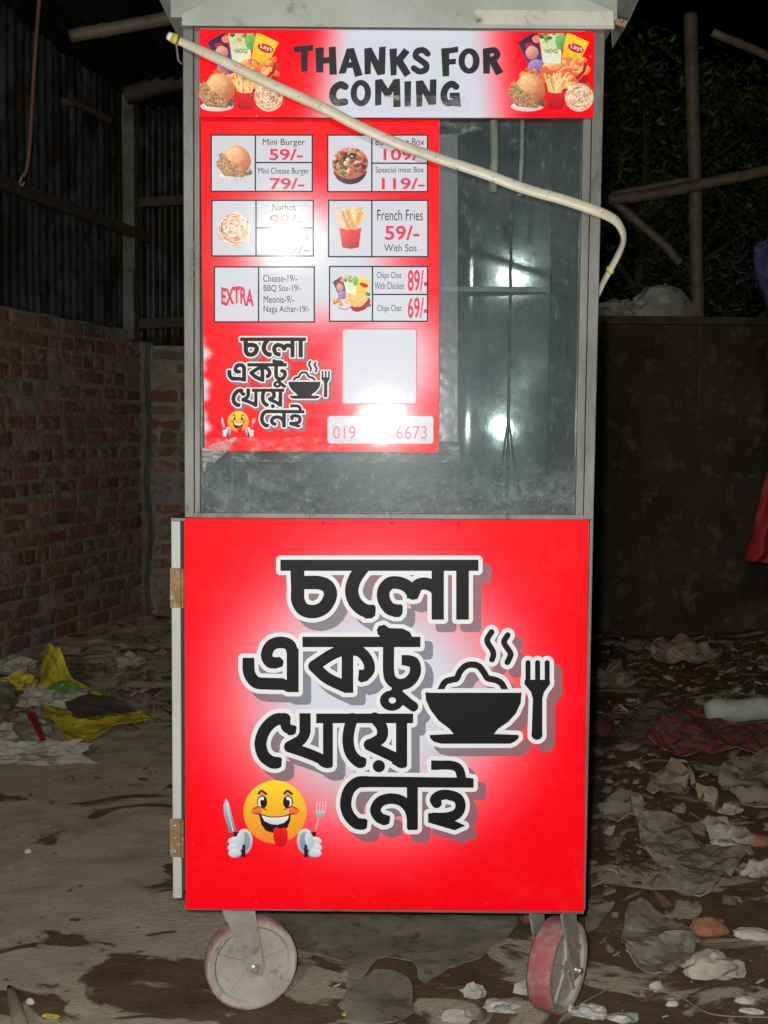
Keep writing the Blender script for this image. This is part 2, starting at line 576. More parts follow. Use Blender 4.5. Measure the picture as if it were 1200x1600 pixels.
def text_in(mb, s, box, Y, bold=0.0, T=(0, 0, 1.0), warp=None):
    v, f = text_faces(s, bold)
    a, b_ = v.min(0), v.max(0)
    u = (v - a) / (b_ - a)
    x0, y0, x1, y1 = [T[i % 2] + q / T[2] for i, q in enumerate(box)]
    p = np.c_[x0 + u[:, 0] * (x1 - x0), y1 - u[:, 1] * (y1 - y0)]
    if warp:
        p = warp(p, u)
    return mb.add(F(p, Y), f)

# ------------------------------------------------------------------ printed pictures, painted texel by texel into a mesh colour attribute
def vnoise(shape, cell, seed=0):
    r = np.random.RandomState(seed)
    H, W = shape
    g = r.rand(int(H / cell) + 3, int(W / cell) + 3)
    y, x = np.mgrid[0:H, 0:W] / cell
    i, j = y.astype(int), x.astype(int)
    fy, fx = y - i, x - j
    fy, fx = fy * fy * (3 - 2 * fy), fx * fx * (3 - 2 * fx)
    return (g[i, j] * (1 - fx) + g[i, j + 1] * fx) * (1 - fy) + (g[i + 1, j] * (1 - fx) + g[i + 1, j + 1] * fx) * fy
class Pic:
    def __init__(s, x0, y0, x1, y1, k=2.0):
        s.x0, s.y0, s.k = x0, y0, k
        s.W, s.H = int((x1 - x0) * k) + 1, int((y1 - y0) * k) + 1
        s.X, s.Y = np.meshgrid(x0 + np.arange(s.W) / k, y0 + np.arange(s.H) / k)
        s.c = np.zeros((s.H, s.W, 3))
        s.a = np.zeros((s.H, s.W), bool)
    def put(s, mask, c1, c2=None, g=None):
        c1 = np.array(c1, float)
        if c2 is None:
            s.c[mask] = c1
        else:
            gg = np.clip(g, 0, 1)[mask][:, None]
            s.c[mask] = c1 * (1 - gg) + np.array(c2, float) * gg
        s.a |= mask
        return mask
    def el(s, cx, cy, rx, ry, c1, c2=None, rot=0.0, grad=(0.6, 0.8)):
        u = (s.X - cx) * math.cos(rot) + (s.Y - cy) * math.sin(rot)
        v = -(s.X - cx) * math.sin(rot) + (s.Y - cy) * math.cos(rot)
        m_ = (u / rx) ** 2 + (v / ry) ** 2 < 1
        g = 0.5 + 0.5 * ((s.X - cx) / rx * grad[0] + (s.Y - cy) / ry * grad[1])
        return s.put(m_, c1, c2, g)
    def pg(s, pts, c1, c2=None):
        ins = np.zeros(s.X.shape, bool)
        for a, b_ in zip(pts, pts[1:] + pts[:1]):
            dy = b_[1] - a[1]
            if abs(dy) > 1e-9:
                ins ^= ((a[1] > s.Y) != (b_[1] > s.Y)) & (s.X < (b_[0] - a[0]) * (s.Y - a[1]) / dy + a[0])
        ys = [p[1] for p in pts]
        return s.put(ins, c1, c2, (s.Y - min(ys)) / (max(ys) - min(ys)))
    def ln(s, pts, wd, c1):
        for a, b_ in zip(pts[:-1], pts[1:]):
            s.put(Art._seg(s.X, s.Y, np.array(a, float), np.array(b_, float)) < wd / 2, c1)
    def blobs(s, n, cx, cy, rx, ry, cols, r0, r1, rnd, rot=0.0, ecc=0.7):
        for _ in range(n):
            a, q = rnd.uniform(0, 6.283), math.sqrt(rnd.random())
            x, y = rx * q * math.cos(a), ry * q * math.sin(a)
            x, y = cx + x * math.cos(rot) - y * math.sin(rot), cy + x * math.sin(rot) + y * math.cos(rot)
            r = rnd.uniform(r0, r1)
            c = np.array(rnd.choice(cols))
            s.el(x, y, r, r * rnd.uniform(ecc, 1), c, c * 0.72, rnd.uniform(0, 3))
    def mesh(s, name, Y, parent, mat=None, grain=0.24):
        idx = -np.ones((s.H, s.W), int)
        fm = s.a[:-1, :-1] & s.a[1:, :-1] & s.a[:-1, 1:] & s.a[1:, 1:]
        use = np.zeros_like(s.a)
        for di in (0, 1):
            for dj in (0, 1):
                use[di:s.H - 1 + di, dj:s.W - 1 + dj] |= fm
        idx[use] = np.arange(use.sum())
        mb = MB()
        mb.v = F(np.c_[s.X[use], s.Y[use]], Y).tolist()
        ii, jj = np.nonzero(fm)
        mb.f = np.c_[idx[ii, jj], idx[ii + 1, jj], idx[ii + 1, jj + 1], idx[ii, jj + 1]].tolist()
        nz = 0.55 * vnoise(s.a.shape, 3.2, 5) + 0.45 * vnoise(s.a.shape, 1.6, 6)
        s.c = np.clip(s.c * (1 + grain * (nz - .5))[..., None], 0, 255)
        cols = np.c_[lin(s.c[use]) * 0.95, np.ones(use.sum())]
        return mk(name, mb, mat or M['picture'], parent, cols=cols)
TAN, BROWN, GOLD, CREAM = (226, 180, 130), (150, 92, 62), (222, 172, 92), (240, 222, 190)
def burger(P, x, y, k, rnd):          # x, y centre; k = width in photo px
    P.el(x + .0 * k, y + .36 * k, .42 * k, .13 * k, (236, 234, 234), (198, 192, 194))
    P.el(x + .08 * k, y - .08 * k, .36 * k, .40 * k, (240, 190, 132), (178, 104, 72), -.62, (.7, .7))
    P.el(x + .05 * k, y - .12 * k, .30 * k, .33 * k, (244, 198, 142), (192, 116, 80), -.62, (.7, .8))
    P.el(x + .02 * k, y - .17 * k, .22 * k, .22 * k, (247, 208, 156), (220, 152, 108), -.62, (.7, .9))
    P.pg([(x - .34 * k, y - .30 * k), (x - .24 * k, y - .2 * k), (x - .1 * k, y + .0 * k), (x + .12 * k, y + .17 * k), (x + .4 * k, y + .28 * k), (x + .24 * k, y + .4 * k), (x - .26 * k, y + .36 * k), (x - .48 * k, y + .1 * k)], (206, 158, 112), (160, 108, 78))
    P.blobs(230, x - .12 * k, y + .15 * k, .40 * k, .18 * k, [(226, 184, 140), (190, 136, 100), (208, 158, 114), (164, 112, 84), (236, 206, 168), (216, 170, 124)], .012 * k, .036 * k, rnd, .5, .5)
    P.blobs(60, x - .33 * k, y - .04 * k, .09 * k, .2 * k, [(226, 184, 140), (190, 136, 100), (208, 158, 114)], .012 * k, .034 * k, rnd, -.3, .5)
    P.blobs(40, x + .38 * k, y + .26 * k, .09 * k, .09 * k, [(130, 104, 96), (156, 120, 104), (100, 84, 80)], .015 * k, .035 * k, rnd)
def fries(P, x, y, k, rnd):           # k = height
    for _ in range(46):
        a = rnd.uniform(-.55, .55)
        l = rnd.uniform(.32, .56) * k
        bx = x + rnd.uniform(-.16, .16) * k
        c = np.array(rnd.choice([(238, 200, 130), (222, 176, 104), (204, 152, 84), (246, 216, 160)]))
        P.ln([(bx, y + .06 * k), (bx + math.sin(a) * l, y + .06 * k - math.cos(a) * l)], .045 * k, c)
    P.pg([(x - .26 * k, y + .0 * k), (x - .08 * k, y + .06 * k), (x + .12 * k, y + .06 * k), (x + .27 * k, y - .0 * k), (x + .21 * k, y + .48 * k),
          (x + .02 * k, y + .52 * k), (x - .19 * k, y + .48 * k)], (232, 44, 58), (176, 18, 34))
def nachos(P, x, y, k, rnd):
    P.el(x, y + .04 * k, .48 * k, .46 * k, (232, 222, 210), (206, 190, 176))
    for r in np.linspace(.45, .05, 12):
        for _ in range(int(40 * r) + 5):
            a = rnd.uniform(0, 6.283)
            c = rnd.choice([(226, 176, 130), (196, 128, 88), (240, 206, 170), (168, 88, 62), (214, 150, 112), (250, 226, 204)])
            rr = r * k * rnd.uniform(.88, 1.12)
            d = rnd.uniform(.2, .5)
            P.ln([(x + rr * math.cos(a + d * q), y + rr * .95 * math.sin(a + d * q)) for q in (0, .5, 1)], .035 * k, c)
def packs(P, x, y, k, rnd):           # three crisp packets, crisps, onion, chilli; k = width
    p = lambda a, b_: (x + a * k, y + b_ * k)
    P.pg([p(-.45, -.34), p(-.22, -.48), p(-.08, -.02), p(-.26, .08)], (42, 36, 62), (110, 96, 140))
    P.el(*p(-.3, -.3), .05 * k, .03 * k, (226, 30, 60)); P.el(*p(-.26, -.2), .085 * k, .09 * k, (236, 190, 170), (200, 110, 110))
    P.el(*p(-.2, -.38), .06 * k, .05 * k, (232, 140, 110))
    P.pg([p(-.18, -.5), p(.14, -.5), p(.12, .05), p(-.1, .05)], (196, 214, 150), (236, 240, 236))
    P.blobs(12, *p(-.03, -.42), .13 * k, .07 * k, [(240, 160, 100), (70, 140, 70), (150, 190, 90), (250, 210, 150)], .02 * k, .05 * k, rnd)
    P.el(*p(.12, -.36), .07 * k, .12 * k, (150, 200, 120), (90, 160, 80))
    P.pg([p(.2, -.48), p(.5, -.34), p(.3, .06), p(.1, .04)], (246, 214, 60), (244, 180, 40))
    P.el(*p(.32, -.26), .11 * k, .055 * k, (206, 50, 60), (180, 30, 50), .35)
    P.el(*p(-.2, -.01), .12 * k, .1 * k, (186, 156, 214), (120, 84, 160))
    P.blobs(10, *p(-.32, .16), .1 * k, .08 * k, [(240, 150, 60), (228, 128, 44), (250, 180, 90)], .03 * k, .06 * k, rnd)
    P.el(*p(.24, .2), .26 * k, .17 * k, (214, 40, 44), (150, 20, 30), -.5)
    for cx, cy, rx, ry, ro in ((0, .02, .13, .08, .3), (.14, .1, .12, .09, -.4), (.26, .02, .13, .07, .2), (.06, .18, .15, .08, .5), (.24, .18, .13, .08, -.6),
                               (-.06, .12, .12, .07, -.3), (.34, .1, .1, .06, -.9), (.16, .0, .1, .05, .1)):
        P.el(*p(cx, cy), rx * k, ry * k, (252, 220, 160), (240, 140, 76), ro)
        P.el(*p(cx + .01, cy + .01), rx * k * .72, ry * k * .66, (246, 176, 104), (250, 204, 140), ro)
    P.el(*p(.42, -.04), .07 * k, .05 * k, (90, 170, 80), (50, 120, 60), .4)
    P.el(*p(.45, .24), .06 * k, .035 * k, (80, 140, 80), (40, 90, 50), -.4)
    P.ln([p(-.3, .3), p(-.12, .34), p(.0, .28)], .03 * k, (190, 24, 34))
def meatbox(P, x, y, k, rnd):
    P.el(x, y + .16 * k, .42 * k, .36 * k, (120, 62, 62), (60, 34, 40))
    P.el(x, y - .02 * k, .46 * k, .4 * k, (214, 150, 130), (180, 100, 90))
    P.blobs(120, x, y - .04 * k, .4 * k, .34 * k, [(232, 120, 84), (240, 226, 206), (196, 60, 50), (150, 84, 64), (214, 160, 120), (120, 130, 80), (90, 60, 54)],
            .025 * k, .075 * k, rnd)
    P.el(x + .05 * k, y - .2 * k, .1 * k, .08 * k, (30, 30, 36)); P.el(x + .04 * k, y - .19 * k, .045 * k, .03 * k, (170, 170, 150))

# ================================================================== GROUND
def gh(x, y):                          # lie of the trodden ground
    h = 0.010 * mnoise.noise(Vector((x * 1.7, y * 1.7, 0.3))) + 0.007 * mnoise.noise(Vector((x * 6, y * 6, 2.1))) + 0.004 * mnoise.noise(Vector((x * 17, y * 17, 3.3)))
    d = max(0.0, min(1.0, (y - 1.2) / 2.5))
    h += d * (0.05 * mnoise.noise(Vector((x * 2.3, y * 2.3, 5.0))) + 0.03 * abs(mnoise.noise(Vector((x * 7, y * 7, 7.0)))))
    return h * (0.25 if (abs(x) < 0.5 and -0.2 < y < 0.8) else 1.0)
def axis(lo, hi, f0, f1, fine, coarse):
    a = list(np.arange(lo, f0, coarse)) + list(np.arange(f0, f1, fine)) + list(np.arange(f1, hi + 1e-6, coarse))
    return np.array(a)
xs = axis(-40, 40, -1.9, 2.5, 0.022, 2.0)
ys = axis(-30, 60, -0.5, 5.2, 0.022, 2.0)
mb = MB()
mb.v = [(x, y, gh(x, y)) for y in ys for x in xs]
nx = len(xs)
mb.f = [(j * nx + i, j * nx + i + 1, (j + 1) * nx + i + 1, (j + 1) * nx + i) for j in range(len(ys) - 1) for i in range(nx - 1)]
m, t, b = nodes('trodden_earth')
tc = N(t, 'ShaderNodeTexCoord')
sp = N(t, 'ShaderNodeSeparateXYZ')
t.links.new(tc.outputs['Object'], sp.inputs[0])
dust = ramp(t, tex(t, 6, 10, 0.7), [(0.3, (0.41, 0.345, 0.235)), (0.52, (0.56, 0.485, 0.345)), (0.75, (0.37, 0.305, 0.205))])
mud = ramp(t, tex(t, 7, 8, 0.65), [(0.3, (0.085, 0.046, 0.024)), (0.7, (0.19, 0.115, 0.060))])
pat = tex(t, 4.2, 7, 0.55, stretch=(0.8, 1.1, 1), dist=0.7)
mr = N(t, 'ShaderNodeMapRange')        # the yard is muddier towards the right
mr.inputs[1].default_value, mr.inputs[2].default_value = -0.75, 0.15
mr.inputs[3].default_value, mr.inputs[4].default_value = -0.045, 0.12
t.links.new(sp.outputs[0], mr.inputs[0])
ad = N(t, 'ShaderNodeMath', operation='ADD')
t.links.new(pat, ad.inputs[0]); t.links.new(mr.outputs[0], ad.inputs[1])
mk_ = ramp(t, ad.outputs[0], [(0.535, 0.0), (0.567, 1.0)])
c = mix(t, mk_, dust, mud)
c = mix(t, ramp(t, tex(t, 34, 6, 0.7), [(0.66, 0.0), (0.72, 0.7)]), c, (0.36, 0.33, 0.27))
c = mix(t, ramp(t, tex(t, 21, 6, 0.7), [(0.64, 0.0), (0.68, 0.85)]), c, (0.07, 0.042, 0.026))
c = mix(t, ramp(t, tex(t, 9, 8, 0.7, stretch=(.7, 1, 1)), [(0.48, 0.0), (0.74, 0.45)]), c, (0.20, 0.16, 0.105))
c = mix(t, ramp(t, tex(t, 90, 5, 0.7), [(0.62, 0.0), (0.70, 0.6)]), c, (0.42, 0.38, 0.30))
t.links.new(c, b.inputs['Base Color'])
t.links.new(ramp(t, mk_, [(0, 0.9), (1, 0.68)]), b.inputs['Roughness'])
b1 = bump(t, b, mix(t, 0.5, tex(t, 16, 12, 0.75), tex(t, 85, 8, 0.8)), 0.75, 0.02)
M['earth'] = m
o = mk('ground', mb, m, smooth=True, origin=(0, 0, 0))
o['kind'] = 'structure'

# ================================================================== FOOD CART
cart = thing('food_cart', 'narrow red and grey street food cart with glass case and Bengali slogan on its front', 'food cart',
             tuple(F1(605, 1424, 0.0) * [1, 0, 0] + [0, 0.3, 0]))
DEPTH = 0.60
# measured corners on the front plane
LT, RT = F1(288, 46), F1(945, 50)
LM, RM = F1(288, 809), F1(926, 813)
z_mid = (F1(288, 809)[2] + F1(921, 812)[2]) / 2
z_bot = (F1(290, 1421)[2] + F1(912, 1424)[2]) / 2
z_top = (F1(310, 45)[2] + F1(930, 50)[2]) / 2
xl, xr = F1(289, 1100)[0], F1(917, 1100)[0]
xul, xur = F1(288, 430)[0], F1(936, 430)[0]

# lower cabinet
mb = MB().box(xl + 0.002, xr - 0.001, 0.004, DEPTH, z_bot + 0.004, z_mid - 0.002)
mk('cabinet', mb, M['cabinet'], cart, bevel=0.003)
mb = MB().box(xl - 0.004, xr + 0.004, 0.006, 0.022, z_bot - 0.006, z_bot + 0.003)
mk('base_rail', mb, M['aluminium'], cart, bevel=0.001)
mk('base_rail', MB().box(xl - 0.004, xr + 0.004, DEPTH - 0.02, DEPTH, z_bot - 0.006, z_bot + 0.003), M['aluminium'], cart, bevel=0.001)
mb = MB()
mb.box(xr - 0.0005, xr + 0.006, 0.003, 0.02, z_bot + 0.004, z_mid + 0.004)
mk('edge_strip', mb, M['aluminium'], cart, bevel=0.001)

def panel(name, px, Y, thick, colf, mat, parent, n=72, corner=0.0, bulge=0.0):
    """a thin printed board: px = four photo corners (TL, TR, BR, BL)"""
    TL, TR, BR, BL = [np.array(p, float) for p in px]
    u, v = np.meshgrid(np.linspace(0, 1, n), np.linspace(0, 1, n))
    u, v = u.ravel(), v.ravel()
    P = (TL * (1 - u)[:, None] + TR * u[:, None]) * (1 - v)[:, None] + (BL * (1 - u)[:, None] + BR * u[:, None]) * v[:, None]
    W3 = F(P, Y)
    if bulge:
        W3[:, 1] += bulge * np.sin(u * np.pi) * np.sin(v * np.pi)
    cols = lin(colf(P[:, 0], P[:, 1]))
    mb = MB()
    mb.v = W3.tolist()
    mb.f = [(j * n + i, (j + 1) * n + i, (j + 1) * n + i + 1, j * n + i + 1) for j in range(n - 1) for i in range(n - 1)]
    k = n * n
    ring = [i for i in range(n)] + [j * n + n - 1 for j in range(1, n)] + [(n - 1) * n + i for i in range(n - 2, -1, -1)] + [j * n for j in range(n - 2, 0, -1)]
    mb.v += [(W3[i][0], W3[i][1] + thick, W3[i][2]) for i in ring]
    m_ = len(ring)
    mb.f += [(ring[i], ring[(i + 1) % m_], k + (i + 1) % m_, k + i) for i in range(m_)]
    mb.f.append(tuple(k + i for i in range(m_ - 1, -1, -1)))
    cols = np.vstack([cols, np.tile(lin([(200, 40, 44)]), (m_, 1))])
    return mk(name, mb, mat, parent, cols=np.c_[cols, np.ones(len(cols))])

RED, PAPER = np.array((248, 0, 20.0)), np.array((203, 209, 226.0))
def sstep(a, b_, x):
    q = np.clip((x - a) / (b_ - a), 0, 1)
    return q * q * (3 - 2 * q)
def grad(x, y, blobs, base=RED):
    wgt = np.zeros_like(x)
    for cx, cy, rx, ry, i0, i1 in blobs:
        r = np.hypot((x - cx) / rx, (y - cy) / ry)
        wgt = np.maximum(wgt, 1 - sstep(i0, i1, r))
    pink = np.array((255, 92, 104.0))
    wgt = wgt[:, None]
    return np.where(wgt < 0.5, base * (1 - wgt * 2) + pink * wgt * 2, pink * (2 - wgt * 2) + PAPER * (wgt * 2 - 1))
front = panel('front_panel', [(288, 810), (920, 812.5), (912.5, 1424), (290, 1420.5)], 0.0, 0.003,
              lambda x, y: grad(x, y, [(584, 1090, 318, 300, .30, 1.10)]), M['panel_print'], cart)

# ---- slogan lettering, traced glyph by glyph
A = Art(360, 850, 890, 1330, 0.55)
A.at(420, 850, 1200 / 360)
A.pg([(62, 84), (1090, 84), (1090, 138), (62, 138)], .6)
A.pg([(112, 130), (185, 130), (185, 290), (118, 300)])
A.st([(150, 250), (152, 295), (180, 340), (235, 352), (290, 328), (321, 268), (305, 220), (255, 201), (185, 201)], 70)
A.pg([(185, 168), (255, 168), (255, 236), (185, 236)])
A.st([(492, 118), (450, 178), (432, 240), (445, 295), (480, 335), (518, 352)], 70)
A.pg([(500, 318), (548, 318), (556, 330), (553, 372), (535, 386), (500, 387)], .5)
A.st([(665, 347), (628, 335), (599, 290), (599, 240), (632, 204), (680, 203), (722, 222), (752, 258)], 66)
A.pg([(655, 316), (690, 316), (697, 325), (693, 366), (680, 379), (650, 379)], .5)
A.st([(752, 258), (772, 218), (812, 206), (858, 222), (880, 250)], 64)
A.pg([(720, 215), (775, 250), (775, 285), (720, 282)], .5)
A.pg([(848, 130), (912, 130), (912, 394), (848, 394)])
A.pg([(976, 130), (1042, 130), (1042, 394), (976, 394)])
A.at(360, 960, 1200 / 320)
A.pg([(73, 256), (138, 256), (140, 320), (72, 320)], .5)
A.st([(106, 300), (112, 350), (150, 398), (220, 406), (300, 408)], 70)
A.pg([(330, 200), (400, 200), (400, 456), (335, 456), (300, 438), (300, 372), (330, 385)])
A.st([(365, 225), (345, 178), (290, 164), (238, 182), (212, 235), (230, 278), (262, 284)], 68)
A.pg([(250, 255), (290, 250), (312, 275), (305, 305), (260, 318)], .3)
A.pg([(424, 133), (1112, 133), (1112, 190), (424, 190)], .5)
A.st([(700, 195), (600, 232), (490, 302)], 66)
A.st([(490, 304), (565, 372), (668, 422)], 68)
A.pg([(652, 180), (720, 180), (720, 460), (665, 460), (652, 440)])
A.st([(715, 207), (765, 222), (806, 272), (814, 325), (785, 362)], 64)
A.pg([(755, 325), (795, 330), (795, 390), (765, 397), (750, 385)], .6)
A.st([(927, 180), (927, 330), (942, 385), (990, 411), (1048, 394), (1083, 340), (1076, 285), (1040, 271)], 66)
A.pg([(1005, 240), (1045, 240), (1045, 302), (1005, 296)], .5)
A.pg([(860, 92), (870, 70), (900, 62), (930, 82), (1010, 85), (1050, 105), (1066, 137), (890, 140), (865, 115)], .6)
A.st([(990, 420), (965, 462)], 62)
A.el(946, 505, 70, 60)
A.st([(985, 468), (1035, 512), (1072, 540)], 58)
A.pg([(1040, 480), (1100, 536), (1078, 570), (1010, 530)], .4)
A.el(949, 504, 21, 18, cut=True)
A.at(380, 1100, 1200 / 290)
A.st([(268, 97), (205, 104), (142, 165), (112, 250), (130, 330), (180, 374), (210, 380)], 78)
A.pg([(200, 342), (240, 346), (249, 356), (245, 405), (225, 416), (190, 416)], .4)
A.st([(272, 95), (276, 145), (306, 168)], 66)
A.pg([(300, 136), (335, 140), (344, 150), (338, 190), (320, 200), (290, 200)], .4)
A.pg([(366, 62), (434, 62), (434, 180), (366, 180)], .6)
A.st([(400, 150), (397, 192), (368, 236), (300, 274)], 70)
A.st([(298, 279), (385, 308), (480, 345), (545, 382)], 68)
A.pg([(516, 110), (580, 110), (580, 400), (572, 412), (520, 412), (490, 395), (516, 330)])
A.pg([(474, 64), (1097, 64), (1097, 122), (474, 122)], .5)
A.st([(706, 95), (686, 160), (678, 240), (695, 318), (738, 368), (760, 376)], 74)
A.pg([(745, 343), (785, 348), (796, 358), (790, 402), (770, 412), (740, 412)], .4)
A.st([(850, 90), (896, 150), (896, 212), (852, 248), (815, 263)], 72)
A.st([(815, 268), (900, 308), (990, 352), (1025, 382)], 68)
A.pg([(988, 110), (1060, 110), (1060, 400), (1050, 412), (1005, 412), (960, 385), (988, 330)])
A.el(877, 402, 40, 40)
A.at(510, 1180, 1200 / 260)
A.pg([(280, 154), (1030, 164), (1060, 170), (1060, 233), (280, 229)], .4)
A.st([(290, 191), (222, 198), (162, 255), (139, 350), (160, 430), (212, 488), (252, 497)], 82)
A.pg([(240, 456), (285, 460), (296, 472), (290, 525), (270, 536), (235, 537)], .4)
A.pg([(582, 190), (658, 190), (658, 530), (650, 538), (592, 538), (582, 525)], .4)
A.st([(622, 480), (602, 395), (545, 332), (465, 313), (388, 335), (353, 395), (380, 448), (420, 466)], 77)
A.pg([(405, 432), (450, 436), (459, 446), (452, 492), (430, 503), (400, 503)], .4)
A.st([(790, 72), (900, 73), (952, 96), (972, 150), (980, 200)], 66)
A.pg([(758, 40), (800, 40), (800, 104), (758, 104)], .6)
A.st([(795, 345), (783, 318), (820, 290), (880, 287), (948, 312), (967, 372), (935, 428), (850, 452), (775, 450)], 74)
A.pg([(735, 420), (860, 415), (915, 470), (998, 508), (925, 540), (735, 484)], .4)
A.cut([(838, 332), (858, 318), (890, 328), (896, 355), (880, 382), (850, 408), (770, 412), (820, 395), (836, 365)])
A.at(650, 960, 5.0)
A.pg([(76, 612), (822, 612), (816, 690), (780, 770), (720, 838), (640, 892), (605, 936), (800, 944), (800, 965), (770, 993), (735, 1008), (200, 1008),
      (140, 993), (112, 965), (110, 944), (300, 936), (262, 892), (180, 830), (112, 740), (80, 670)], .5)
A.st([(185, 605), (225, 532), (280, 510), (318, 500), (345, 445), (390, 402), (440, 392), (490, 405), (528, 450), (560, 498), (620, 512), (668, 540), (700, 600)], 50)
A.cut([(100, 585), (815, 585), (815, 612), (100, 612)])
A.st([(590, 138), (558, 190), (562, 225), (598, 282), (604, 320), (594, 352)], 46)
A.st([(716, 162), (688, 212), (700, 245), (738, 302), (734, 332), (714, 374)], 46)
for fx in (875, 950, 1025):
    A.st([(fx, 377), (fx, 500)], 40)
A.pg([(850, 512), (1045, 512), (1045, 545), (1000, 605), (985, 660), (985, 940), (905, 940), (915, 660), (900, 605), (850, 545)], .4)
A.el(945, 938, 44, 42)
slog_black = fill_loops(A.loops(0.0))
slog_white = fill_loops(A.loops(6.6))
def slogan(parent, aff, Y, step, off=13.0):
    a2 = (aff[0] + off * aff[2], aff[1] + off * aff[2], aff[2])
    mk('printed_shadow', flat(MB(), slog_white, Y, a2), M['ink_shadow'], parent)
    mk('slogan_outline', flat(MB(), slog_white, Y - step, aff), M['ink_white'], parent)
    mk('slogan_lettering', flat(MB(), slog_black, Y - 2 * step, aff), M['ink_black'], parent)
slogan(front, (0, 0, 1.0), -0.0004, 0.0004)

# ---- grinning face with knife and fork
def smiley(parent, aff, Y, k=2.0):
    ox, oy, q = aff
    s = 6.0                            # traced at 6x from (330, 1200)
    X = lambda zx: ox + (330 + zx / s) * q
    Yp = lambda zy: oy + (1200 + zy / s) * q
    L = lambda d: d / s * q
    P = Pic(X(90), Yp(90), X(1110), Yp(860), k / q * 0.9 if q < 1 else k)
    E = lambda cx, cy, rx, ry, c1, c2=None, rot=0.0, g=(0, 1.0): P.el(X(cx), Yp(cy), L(rx), L(ry), c1, c2, rot, g)
    PG = lambda pts, c1, c2=None: P.pg([(X(a), Yp(b_)) for a, b_ in pts], c1, c2)
    LN = lambda pts, wd, c1: P.ln([(X(a), Yp(b_)) for a, b_ in smooth_path(pts, 5)], L(wd), c1)
    E(598, 412, 297, 297, (250, 222, 40), (240, 138, 48))
    for cx, sg in ((478, 1), (720, -1)):
        E(cx, 235, 36, 22, (236, 140, 100))
        LN([(cx - 34, 240), (cx - 5, 214), (cx + 38, 244)], 20, (40, 14, 20))
        E(cx, 318, 47, 62, (24, 18, 22)); E(cx - 2, 322, 38, 53, (236, 236, 232)); E(cx + 14 * sg, 325, 32, 48, (34, 18, 22)); E(cx + 2, 288, 15, 14, (255, 255, 255))
    E(425, 405, 48, 36, (240, 110, 74)); E(775, 405, 48, 36, (240, 110, 74))
    LN([(398, 378), (455, 362), (515, 394)], 10, (90, 40, 20)); LN([(685, 392), (745, 362), (800, 378)], 10, (90, 40, 20))
    PG([(446, 425), (520, 448), (600, 458), (680, 448), (742, 425), (742, 490), (715, 560), (660, 606), (590, 612), (515, 590), (470, 530)], (30, 18, 28))
    PG([(462, 432), (520, 452), (600, 462), (680, 452), (728, 434), (722, 478), (680, 515), (620, 532), (560, 526), (500, 498)], (244, 246, 250), (206, 212, 224))
    LN([(415, 425), (520, 452), (600, 460), (680, 452), (780, 425)], 9, (40, 14, 20))
    PG([(582, 575), (612, 556), (648, 570), (690, 556), (715, 585), (720, 680), (690, 730), (650, 742), (605, 725), (584, 660)], (250, 30, 34), (196, 10, 20))
    LN([(650, 590), (652, 660)], 5, (200, 10, 20))
    PG([(138, 280), (165, 320), (195, 440), (238, 600), (170, 608), (120, 440), (112, 350)], (190, 210, 220), (110, 136, 152))
    LN([(150, 330), (170, 450), (205, 590)], 9, (226, 236, 240))
    for sg, cx in ((1, 0), (-1, 1192)):
        T_ = lambda a: cx + sg * a
        E(T_(305), 690, 84, 122, (214, 226, 234), (150, 170, 186), .1 * sg); E(T_(315), 690, 48, 90, (150, 172, 190), (120, 142, 160), .1 * sg)
        PG([(T_(205), 600), (T_(258), 598), (T_(262), 650), (T_(212), 650)], (40, 24, 24))
        PG([(T_(280), 720), (T_(318), 720), (T_(322), 838), (T_(282), 836)], (34, 22, 22))
        for ey, ew in ((682, 62), (744, 66), (796, 58)):
            E(T_(222), ey + 6, ew + 8, 42, (122, 142, 158)); E(T_(220), ey, ew, 38, (234, 240, 244), (178, 194, 206), 0, (0.3 * sg, .8))
        E(T_(272), 672, 40, 76, (226, 234, 240), (170, 186, 200), .15 * sg, (.5, .5))
    LN([(1010, 460), (995, 520), (980, 580)], 16, (170, 178, 190))
    PG([(975, 400), (1070, 400), (1060, 450), (1020, 472), (985, 455)], (190, 196, 210), (150, 158, 176))
    for a in (985, 1012, 1040, 1066):
        LN([(a + 10, 315), (a, 410)], 11, (206, 210, 220))
    P.mesh('smiley_print', Y, parent, grain=0.0)
smiley(front, (0, 0, 1.0), -0.0017)

# rivet heads round the edge of the board
for px, py in ((318, 818), (505, 817), (612, 817), (716, 818), (905, 820), (301, 868), (300, 985), (300, 1180), (301, 1320), (910, 870), (908, 1010), (905, 1190), (903, 1335),
               (585, 1411), (400, 1410), (760, 1412), (722, 1328)):
    c_ = F1(px, py, 0.0)
    mk('rivet', MB().lathe([(0.0001, -0.0026), (0.0020, -0.0020), (0.0030, -0.0004), (0.0032, 0.0)], c_, (0, 1, 0), 14), M['ink_red'], front, smooth=True)

# ---- glass case: frame, panes, sheets
mb = MB()
def post(pxa, pxb, y0, y1):            # four photo points: top left/right, bottom left/right
    a, b_ = F(pxa, 0.0), F(pxb, 0.0)
    fr = [(a[0][0], y0, a[0][2]), (a[1][0], y0, a[1][2]), (b_[1][0], y0, b_[1][2]), (b_[0][0], y0, b_[0][2])]
    mb.hexa(fr, [(p[0], y1, p[2]) for p in fr])
post([(287, 40), (303, 40)], [(290, 808), (304, 808)], -0.010, 0.024)
mk('corner_post', mb, M['aluminium'], cart, bevel=0.0012); mb = MB()
post([(303.4, 42), (312, 42)], [(304.4, 808), (313, 808)], -0.003, 0.020)
mk('glass_bead', mb, M['aluminium'], cart, bevel=0.0012); mb = MB()
post([(927, 48), (944, 48)], [(911, 811), (926, 811)], -0.010, 0.024)
mk('corner_post', mb, M['aluminium'], cart, bevel=0.0012); mb = MB()
